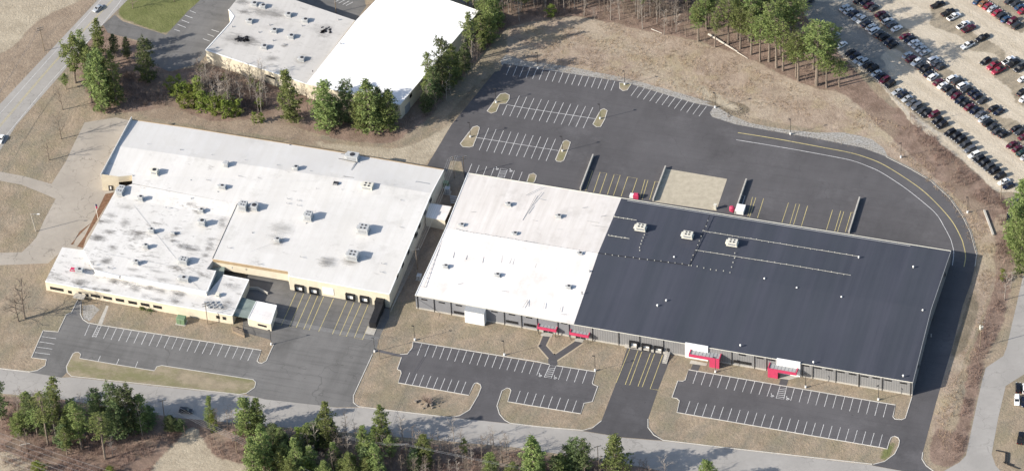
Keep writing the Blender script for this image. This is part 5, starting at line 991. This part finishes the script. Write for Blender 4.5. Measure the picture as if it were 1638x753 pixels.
# ------------------------------------------------------------------ lamps, poles, wires
def lamp(t, x, y, top, lab, arm=1):
    p = P(*T(t, x, y)); H = tall(*T(t, x, y), T(t, x, top)[1]); o = empty('street_lamp', p, RN.uniform(-.4, .4), lab, 'street lamp', 'slim dark lot lamps on concrete bases')
    m = MB(); m.tube((0, 0, 0), (0, 0, .9), .34, n=12); m.build('lamp_base', M['white'], o)
    m = MB(); m.tube((0, 0, .9), (0, 0, H), .11, .08, 8); m.build('pole', M['darkmetal'], o)
    m = MB(); m.box((-.35, 0, H+.02), (.9, .4, .18)); m.build('lamp_head', M['darkmetal'], o)
for a in (('a2', 880, 620, 535, 'slim dark lamp on the upper left kidney-shaped island of the rear lot'), ('b2', 725, 150, 62, 'slim dark lamp on the lower left island of the rear lot'), ('a3', 77, 415, 320, 'slim dark lamp at the far left of the stony rear edge'), ('a3', 600, 512, 430, 'slim dark lamp on the small half-round island of the stony rear edge'),
    ('a3', 452, 718, 630, 'slim dark lamp on the upper right island of the rear lot'), ('b3', 225, 235, 145, 'slim dark lamp on the lower right island of the rear lot'), ('a4', 128, 650, 562, 'slim dark lamp where the stony edge bulges out, right end of the rear stalls'), ('b4', 582, 132, 42, 'slim dark lamp on the stony edge above the yellow lane line'),
    ('b5', 388, 272, 185, 'slim dark lamp at the start of the curved kerb'), ('b5', 790, 604, 512, 'slim dark lamp at the sharpest bend of the curved lane'), ('c2', 390, 655, 570, 'slim dark lamp on the lawn at the left end of the middle front lot'), ('c2', 930, 745, 660, 'slim dark lamp on the lawn left of the forked footpath'),
    ('d3', 422, 150, 60, 'slim dark lamp between the middle front lot and the truck driveway'), ('d4', 130, 158, 70, 'slim dark lamp between the two large crimson canopies'), ('d4', 673, 250, 165, 'slim dark lamp right of the rightmost canopy'), ('d5', 253, 325, 238, 'slim dark lamp near the right corner of the long warehouse'),
    ('c2', 148, 725, 640, 'slim lamp by the wide driveway mouth of the linking lane'), ('c1', 580, 682, 595, 'slim dark lamp on the grass tongue below the little white annex')): lamp(*a)
def old_lamp(t, x, y, top):
    p = P(*T(t, x, y)); H = tall(*T(t, x, y), T(t, x, top)[1]); o = empty('street_lamp', p, 0, 'old wooden lamp post with a single arm beside the curved drive', 'street lamp'); m = MB(); m.tube((0, 0, 0), (-.9, 0, H), .15, .12, 8); m.build('pole', M['log'], o)
    m = MB(); m.tube((-.9, 0, H-.1), (1.6, -.2, H), .06); m.build('arm', M['metal'], o); m = MB(); m.box((1.9, -.25, H-.05), (1.0, .4, .2)); m.build('lamp_head', M['white'], o)
old_lamp('b0', 216, 716, 610)
p = P(*T('b0', 592, 642)); H = tall(*T('b0', 592, 642), T('b0', 0, 550)[1]); o = empty('flagpole', p, 0, 'white flagpole with a furled red and blue flag by the factory wall', 'flagpole')
m = MB(); m.tube((0, 0, 0), (-.5, 0, H), .09, .05, 8); m.build('pole', M['white'], o); m = MB(); m.tube((-.5, 0, H), (-.5, 0, H+.2), .16, .1, 8); m.build('finial', M['metal'], o)
navy = simple('navy cloth', (.03, .04, .12), .8)
for nm, z0, z1, mt in (('canton', 1.1, .1, navy), ('stripes', 2.3, 1.1, M['red'])):
    m = MB(); 
    for k in range(4): m.poly([(-.45+k*.17, .08*(-1)**k, H-z0), (-.45+(k+1)*.17, .08*(-1)**(k+1), H-z0-.15), (-.45+(k+1)*.17, .08*(-1)**(k+1), H-z1-.1), (-.45+k*.17, .08*(-1)**k, H-z1)])
    m.build('flag', mt, o)
POLES = {}
def pole(key, t, x, y, top, lab, arms=1, tr=0, lean=0, arz=.3, r=.16):
    b = T(t, x, y); p = P(*b); H = tall(*b, T(t, x, top)[1]); o = empty('utility_pole', p, 0, lab, 'utility pole', 'wooden utility poles'); m = MB(); m.tube((0, 0, 0), (lean, 0, H), r, r*.7, 8); m.build('pole', M['wood'], o)
    ca, sa = math.cos(arz), math.sin(arz)
    for i in range(arms):
        m = MB(); m.box((lean, 0, H-.4-i*1.1), (2.6, .14, .16), arz); c = m.build('crossarm', M['wood'], o)
        for k in (-1.1, -.5, .5, 1.1):
            m = MB(); m.tube((lean+k*ca, k*sa, H-.35-i*1.1), (lean+k*ca, k*sa, H-.0-i*1.1), .08, n=6); m.build('insulator', M['metal'], c)
    for k in range(tr): m = MB(); a = k*2.1; m.tube((lean+math.cos(a)*.5, math.sin(a)*.5, H-3.2), (lean+math.cos(a)*.5, math.sin(a)*.5, H-2.1), .34, n=10); m.build('transformer_can', M['unit_cream'], o)
    POLES[key] = (p+Vector((lean, 0, H-.1)), Vector((ca, sa, 0)))
pole('nw', 'a0', 268, 308, 165, 'utility pole with two crossarms on the bare dirt beside the diagonal road', 2, lean=-.6)
pole('e', 'c5', 865, 695, 545, 'utility pole with three grey transformer cans in the strip right of the dark roof', 1, 3, arz=0)
pole('yd', 'b5', 990, 528, 400, 'utility pole at the end of the fence row of parked cars', 0); pole('yard', 'm3', 885, 850, 590, 'utility pole at the fence by the middle of the parked cars', 0, r=.12)
pole('s1', 'd0', 990, 425, 325, 'dark utility pole at the road edge in the lower left wood', 1); pole('s1b', 'd0', 1115, 545, 475, 'short bare pole stub beside the dirt track entrance', 0)
pole('s2', 'd1', 372, 642, 548, 'utility pole with insulators at the top, right of the dirt track', 2); pole('s3', 'd2', 350, 738, 590, 'utility pole deep in the wood below the middle lawn', 2, lean=-.4)
pole('s4', 'd1', 1035, 640, 545, 'utility pole in the wood under the driveway mouth', 1); pole('mid', 'c2', 178, 768, 645, 'utility pole on the lawn corner beside the wide driveway', 0, r=.12)
pole('al', 'c2', 407, 228, 108, 'utility pole in the narrow alley between the two warehouses', 1, lean=-.3); pole('h1', 'b2', 628, 395, 265, 'left utility pole of the pair at the head of the alley', 2); pole('h2', 'b2', 688, 380, 265, 'right utility pole of the pair at the head of the alley', 2)
pole('f1', 'c1', 197, 562, 430, 'utility pole rising by the front wall of the cream factory', 2); pole('bt', 'd3', 443, 790, 600, 'utility pole in the bottom wood below the truck driveway', 1); pole('top', 'a1', 970, 78, -20, 'pale utility pole between the car park and the grey-white roof', 1, r=.2)
pole('b1', 'b1', 166, 105, 55, 'short thin pole behind the back wall of the factory, left one of two', 0, r=.08); pole('b2', 'b1', 614, 178, 130, 'short thin pole behind the back wall of the factory, right one of two', 0, r=.08); pole('d2', 'd2', 432, 612, 530, 'thin leaning pole at the road edge left of the bare spreading tree', 0, r=.1)
def wires(a, b, lab, n=3, sag=1.2, r=.032, b_off=None):
    (pa, da), (pb, db) = (POLES[k] if isinstance(k, str) else k for k in (a, b)); m = MB()
    for i in range(n):
        k = (i-(n-1)/2)*(.9 if n < 6 else 2.2); A = pa+da*k; Bq = pb+db*k; pr = A
        for s in range(1, 11): t = s/10; q = A.lerp(Bq, t)-Z*4*sag*t*(1-t); m.tube(pr, q, r, n=3, cap=False); pr = q
    tag(m.build('power_line', M['metal']), lab, 'power line')
wires('s1', 's2', 'wires from the dark roadside pole to the pole by the dirt track', 4); wires('s2', (POLES['s2'][0]+Vector((60, -45, 2)), Vector((.6, .8, 0))), 'wires running from the dirt track pole off the bottom edge', 4)
wires((P(-60, 690, 9), Vector((.2, 1, 0))), (P(230, 790, 9), Vector((.2, 1, 0))), 'bundle of wires sweeping over the lower left clearing', 6, 1)
wires('s4', 's3', 'wires between the two poles hidden in the lower wood', 3); wires('s3', (POLES['s3'][0]+Vector((90, -30, 0)), Vector((.1, 1, 0))), 'wires leaving the middle wood pole towards lower right', 2)
wires('f1', 'mid', 'wires crossing the yellow truck stalls of the factory', 4, 1.0); wires('mid', 's4', 'wires from the lawn corner pole down to the wood', 2); wires('al', (P(*T('c2', 250, 470), 9), Vector((.3, 1, 0))), 'wires down the narrow alley beside the factory wall', 5, .6); wires('al', 'h1', 'wires up the narrow alley over the link bridge', 5, 1.0); wires('h1', 'h2', 'short wires joining the pair of poles', 2, .3)
wires('nw', (P(-60, 235, 10), Vector((.3, 1, 0))), 'wires along the diagonal road', 2)
# chain link fence beside the car yard
f0, f1_ = P(*T('m3', 290, 165)), P(*T('m3', 900, 770)); fpts = [f0, P(*T('m3', 600, 420)), f1_, P(*T('b5', 700, 190)), P(*T('b5', 900, 380))]
o = empty('chain_link_fence', f0, 0, 'low wire fence running below the row of dark parked cars', 'fence'); m = MB(); rl_ = MB(); k = 0
for a, b in zip(fpts, fpts[1:]):
    n = max(1, int((b-a).length/3)); A = a-f0; Bq = b-f0
    rl_.tube(A+Z*1.8, Bq+Z*1.8, .04, n=4); 
    for h_ in (.3, .7, 1.1, 1.5): rl_.tube(A+Z*h_, Bq+Z*h_, .015, n=3)
    for i in range(n): q = A.lerp(Bq, i/n); pm = MB(); pm.tube(q, q+Z*1.9, .05, n=5); pm.build('post', M['metal'], o)
rl_.build('wire_mesh', M['metal'], o)
# ------------------------------------------------------------------ vehicles
def paint(name, c, metallic=.3): 
    b = NB(name, .32, .5); b.b.inputs['Metallic'].default_value = metallic; b.b.inputs['Coat Weight'].default_value = .3; return b.out(c)
PAINT = dict(white=paint('white car paint', (.78, .78, .77), 0), silver=paint('silver car paint', (.50, .52, .53)), grey=paint('grey car paint', (.13, .14, .16)), charcoal=paint('charcoal car paint', (.045, .048, .055)), black=paint('black car paint', (.012, .012, .016)), navy=paint('navy car paint', (.011, .015, .034)), blue=paint('blue car paint', (.04, .085, .16)), maroon=paint('maroon car paint', (.11, .014, .032)), red=paint('red car paint', (.36, .03, .06)), green=paint('dark green car paint', (.02, .05, .045)), orange=paint('orange car paint', (.35, .17, .08)))
def loft(m, rings, mi=0, cap=True):
    for a, b in zip(rings, rings[1:]):
        n = len(a)
        for i in range(n): j = (i+1) % n; m.poly([a[i], a[j], b[j], b[i]], mi)
    if cap: m.poly(rings[0][::-1], mi); m.poly(rings[-1], mi)
def sect(x, w_, z0, z1, r=.12):   # rounded cross-section across the car at station x
    h = w_/2; return [(x, -h, z0), (x, -h, z1-r), (x, -h+r, z1), (x, h-r, z1), (x, h, z1-r), (x, h, z0)]
def rect(z, x0, x1, w_, c=.15): h = w_/2; return [(x0+c, -h, z), (x0, -h+c, z), (x0, h-c, z), (x0+c, h, z), (x1-c, h, z), (x1, h-c, z), (x1, -h+c, z), (x1-c, -h, z)]
CARM = {}
def car_meshes(kind):
    L = dict(sedan=4.7, suv=4.7, pickup=5.7)[kind]; wd = dict(sedan=1.8, suv=1.88, pickup=1.98)[kind]; zb = .3; h = L/2
    if kind == 'sedan': prof = [(-h, .62, .86), (-h+.12, .82, .94), (-h+.95, .93, 1), (h-1.25, .92, 1), (h-.35, .78, .96), (h, .58, .84)]; cab = (-1.55, 1.0, -1.0, .35, .90, 1.42)
    elif kind == 'suv': prof = [(-h, .80, .92), (-h+.1, 1.0, .97), (-h+.6, 1.04, 1), (h-1.15, 1.03, 1), (h-.25, .90, .96), (h, .66, .88)]; cab = (-2.25, 1.1, -2.0, .45, 1.0, 1.70)
    else: prof = [(-h, .92, .96), (-h+.1, 1.02, .99), (h-1.3, 1.08, 1), (h-.2, .98, .97), (h, .75, .9)]; cab = (-.75, 1.35, -.55, .75, 1.05, 1.80)
    b = MB(); loft(b, [sect(x, wd*k, zb+(.08 if i in (0, len(prof)-1) else 0), z_) for i, (x, z_, k) in enumerate(prof)])
    x0, x1, t0, t1, z0, z1 = cab; rf = MB(); rf_b = rect(z1-.04, t0, t1, wd*.76); rf_t = rect(z1, t0+.12, t1-.12, wd*.68); loft(rf, [rf_b, rf_t])
    for (xa, xb) in ((x0, t0), (x1, t1), (x0*.35+x1*.15, t0*.5+t1*.5)):
        for s in (-1, 1): rf.tube((xa, s*wd*.455, z0-.05), (xb, s*wd*.37, z1-.02), .05, n=4)
    if kind == 'pickup':
        bed = MB(); 
        bed.box((-h+1.05, 0, 1.035), (1.75, wd*.8, .04))
        bedm = bed
    gl = MB(); loft(gl, [rect(z0-.06, x0, x1, wd*.94), rect(z1-.05, t0, t1, wd*.74)])
    lt = MB(); 
    wl_ = MB(); wl_.tube((0, -.11, 0), (0, .11, 0), .34 if kind != 'pickup' else .40, n=12); rim = MB(); rim.tube((0, -.12, 0), (0, .12, 0), .19, n=8)
    wx = h-.92
    hl = MB(); hl.box((0, 0, 0), (.12, .34, .14))
    out = dict(glass=gl, body=b, roof=rf, wheel=wl_, rim=rim, hl=hl, L=L, w=wd, wx=wx, wr=.34 if kind != 'pickup' else .40, zh=.68 if kind == 'sedan' else .8)
    if kind == 'pickup': out['bed'] = bedm
    return out
for k in ('sedan', 'suv', 'pickup'): CARM[k] = car_meshes(k)
MESH = {}
def getmesh(key, mb, mat):
    if key not in MESH: o = mb.build(key[1], mat); MESH[key] = o.data; bpy.data.objects.remove(o)
    return MESH[key]
tail = simple('red tail lamp', (.35, .01, .01), .3); lens = simple('clear lamp glass', (.7, .72, .72), .2, .6, .02)
def car(kind, color, pos, heading, label, group=None, big=True):
    c = CARM[kind]; nm = {'sedan': 'parked_sedan', 'suv': 'parked_suv', 'pickup': 'pickup_truck'}[kind]
    o = empty(nm, pos, heading, label, 'pickup truck' if kind == 'pickup' else 'car', group)
    o.scale = (1.05, 1.05, 1.05)
    link('body', getmesh((kind, 'body', color), c['body'], PAINT[color]), o); r = link('roof', getmesh((kind, 'roof', color), c['roof'], PAINT[color]), o); link('window', getmesh((kind, 'window', ''), c['glass'], M['glass']), o)
    if 'bed' in c: link('cargo_bed', getmesh((kind, 'cargo_bed', ''), c['bed'], M['black']), o)
    for sx in (-1, 1):
        for sy in (-1, 1):
            w_ = link('wheel', getmesh((kind, 'wheel', ''), c['wheel'], M['black']), o); w_.location = (sx*c['wx'], sy*(c['w']/2-.1), c['wr'])
            r_ = link('rim', getmesh((kind, 'rim', ''), c['rim'], M['unit']), w_)
            l_ = link('headlight' if sx > 0 else 'tail_light', getmesh((kind, 'headlight' if sx > 0 else 'tail_light', ''), c['hl'], lens if sx > 0 else tail), o); l_.location = (sx*(c['L']/2-.05), sy*c['w']*.34, c['zh'])
CW = dict(w='white', s='silver', g='grey', c='charcoal', b='black', n='navy', u='blue', m='maroon', r='red', e='green', o='orange'); KW = dict(S='sedan', U='suv', P='pickup')
def carrow(spec, where, group, vec=(16.6, -8.3), flip=None):
    toks = spec.split(); L = []; t = None
    for w_ in toks:
        if ',' not in w_: t = w_
        else: x, y, c, k = w_.split(','); L.append((*T(t, float(x), float(y)), c, k))
    n = len(L)
    for i, (px, py, c, k) in enumerate(L):
        p = P(px, py, .75); p.z = .02; q = P(px+vec[0], py+vec[1], .75); h = math.atan2(q.y-p.y, q.x-p.x)+RN.normal(0, .02)
        if RN.random() < .25 if flip is None else flip: h += math.pi
        kw = {'sedan': 'sedan', 'suv': 'SUV', 'pickup': 'pickup truck'}[KW[k]]
        nb = [CW[L[j][2]] for j in (i-1, i+1) if 0 <= j < n]
        car(KW[k], CW[c], p, h, '%s %s %s, %s' % (CW[c], kw, where, 'leftmost' if i == 0 else 'rightmost' if i == n-1 else ordw(i)+' from the upper left'), group)
G = 'cars parked in the dirt storage yard'
carrow('a4 765,160,b,U 845,215,s,S 890,270,w,S m1 165,632,b,S 222,670,n,S m3 262,42,s,S 322,75,s,U 378,105,b,S 440,150,b,U 478,205,s,S 535,240,n,S 580,285,m,U 645,335,b,U', 'in the upper part of the fence-side row', G, (16, -8.5), True)
carrow('m3 735,425,s,S 800,462,n,S 852,508,s,S 910,560,g,S 965,605,g,U 1035,650,c,S 1088,695,b,U m4 45,700,m,U m5 85,95,b,U 140,148,b,U', 'in the middle part of the fence-side row', G, (16, -8), True)
carrow('m5 238,240,b,U 308,283,b,U 368,325,b,U 425,382,c,U 482,440,g,U 530,508,w,U 590,558,b,U 650,605,b,U 710,655,c,U b5 952,352,b,U 985,382,b,U 1010,415,w,S 1037,440,n,S', 'in the lower part of the fence-side row', G, (17, -7.5), True)
carrow('m1 95,92,s,S 145,132,s,S 205,165,n,S 250,207,s,S 300,242,s,U 360,287,n,S 412,325,s,S 456,368,w,U 515,410,c,S 575,448,b,U 630,497,n,S 683,540,b,S', 'in the first block of the second row', G, (15, -9.5))
carrow('m1 850,663,s,S 900,705,m,S m3 962,72,w,U 1022,112,c,S 1068,160,b,U 1112,208,n,S m4 35,248,w,U 95,308,m,S 150,350,w,S 212,385,b,S 260,432,c,S 310,475,m,S 358,525,n,S 420,567,b,S 472,607,m,S 535,650,n,S 602,697,g,S m5 640,75,s,S 698,122,b,U 752,170,c,S 805,220,c,S 882,258,b,S', 'in the long lower block of the second row', G, (15.5, -10))
carrow('m1 270,3,b,S 350,20,n,S 390,62,m,S 448,95,c,S', 'in the top block of the third row', G, (15.5, -8.5)); carrow('m1 528,165,m,S 575,208,b,S 620,255,s,U 668,292,g,S 725,342,w,S', 'in the second block of the third row', G, (15.5, -7.5))
carrow('m1 830,435,m,S 880,470,n,S 930,512,w,S 975,550,s,S 1022,590,s,S 1068,632,s,S m4 35,40,w,U 78,82,g,S 130,125,c,S', 'in the third block of the third row', G, (15.5, -7.5)); carrow('m4 268,265,w,U 335,300,c,U 395,350,w,U 440,395,c,S 520,435,n,S 568,478,n,S 632,532,c,S', 'in the fourth block of the third row', G, (16, -8))
carrow('m4 765,622,b,S 825,668,n,S m5 1040,185,b,S 1085,228,c,S 1128,288,m,S', 'in the lower gap block of the third row', G, (15.5, -8)); carrow('m5 980,385,m,S 1050,430,m,S 1100,482,e,S 1150,530,s,S', 'in the right-edge block above the trees', G, (15, -9))
carrow('m2 92,58,b,P', 'standing alone at the top of the wide dirt aisle', G, (20, -8)); carrow('m2 215,150,b,P 285,200,w,P', 'in the upper pair of trucks', G, (20, -10), False); carrow('m2 400,300,w,P 465,345,m,P', 'in the middle pair of trucks', G, (20, -10), False); carrow('m2 450,545,w,P 628,455,b,P', 'parked nose to tail in the wide aisle', G, (20, -10), True)
carrow('m4 665,62,b,U 760,112,r,P 820,168,r,P', 'in the front file of the truck group', G, (18, -10), True); carrow('m4 945,48,w,P 1005,82,b,P 1085,140,b,P', 'in the rear file of the truck group', G, (19, -11)); carrow('m4 1125,270,w,S', 'at the right edge below the trucks', G); carrow('m4 1095,430,b,S 1130,505,w,S', 'at the right edge beside the aisle', G, (14, -12))
carrow('m2 570,12,u,S 640,38,o,S 692,72,r,S 748,105,s,S 805,150,r,S 860,190,c,U 908,230,u,S 985,255,m,U 1042,305,c,U', 'in the bright mixed row at the top right', G, (13, -9.5)); carrow('m2 960,12,c,S 1032,42,c,S 1080,85,u,S 1120,130,r,S', 'in the corner row at the top right', G, (14, -7)); carrow('a4 690,10,c,S', 'standing alone above the pine belt', G)
def one(kind, c, t, x, y, vec, lab):
    px, py = T(t, x, y); p = P(px, py, .75); p.z = .02; q = P(px+vec[0], py+vec[1], .75); car(kind, c, p, math.atan2(q.y-p.y, q.x-p.x), lab)
one('sedan', 'silver', 'a0', 588, 50, (-10, 8), 'silver sedan driving down the diagonal road'); one('sedan', 'white', 'b0', 5, 158, (-5, 12), 'white car on the road cut by the left edge')
one('suv', 'black', 'd5', 1095, 250, (0, -10), 'black SUV on the dirt at the lower right, behind the white one'); one('suv', 'white', 'd5', 1088, 325, (0, 10), 'white SUV on the dirt at the lower right'); one('suv', 'white', 'd5', 1137, 255, (0, -10), 'white SUV cut by the right edge beside the black one'); one('sedan', 'navy', 'd5', 1130, 335, (0, 10), 'navy car cut by the right edge beside the white SUV'); one('pickup', 'black', 'd5', 1110, 552, (2, -10), 'black pickup truck alone on the dirt at the lower right')
one('sedan', 'grey', 'b5', 1078, 545, (1, -9), 'grey car between the trees at the right edge'); one('suv', 'white', 'b5', 1072, 595, (1, -9), 'white vehicle between the trees at the right edge'); one('sedan', 'black', 'b5', 1040, 632, (1, -9), 'black car tucked under the trees at the right edge')
one('suv', 'charcoal', 'd1', 66, 388, (10, 1.0), 'charcoal SUV at the mouth of the dirt track on the lower road')
# black box trailer at the truck dock
a, b = P(*T('c2', 140, 590)), P(*T('c2', 185, 475)); d = (b-a).normalized(); rz = math.atan2(d.y, d.x); o = empty('semi_trailer', a, rz, 'long black box trailer backed into the last dock of the cream factory', 'trailer')
m = MB(); m.box((5.0, 0, 2.5), (11.0, 2.5, 2.7)); m.build('box_body', M['black'], o)
for s in (-1, 1): m = MB(); m.box((.6, s*.9, .6), (.15, .15, 1.2)); m.build('landing_leg', M['metal'], o)
for x in (8.0, 9.2):
    for s in (-1, 1): m = MB(); m.tube((x, s*1.0-.15, .5), (x, s*1.0+.15, .5), .5, n=12); m.build('wheel', M['black'], o)
# steel frame racks at the lower right corner
o = empty('pipe_rack', P(*T('d5', 1020, 690)), 0, 'dark steel rack frame lying on the dirt at the lower right corner', 'rack'); m = MB()
for s in ('d5 960,630 1035,645', 'd5 1020,645 1015,710', 'd5 1035,648 1030,715', 'd5 1005,700 1065,718', 'd5 1030,715 1100,740'): a, b = W3(s); m.strip([a-o.location, b-o.location], .35, .1, 0, .3)
m.build('frame', M['darkmetal'], o)
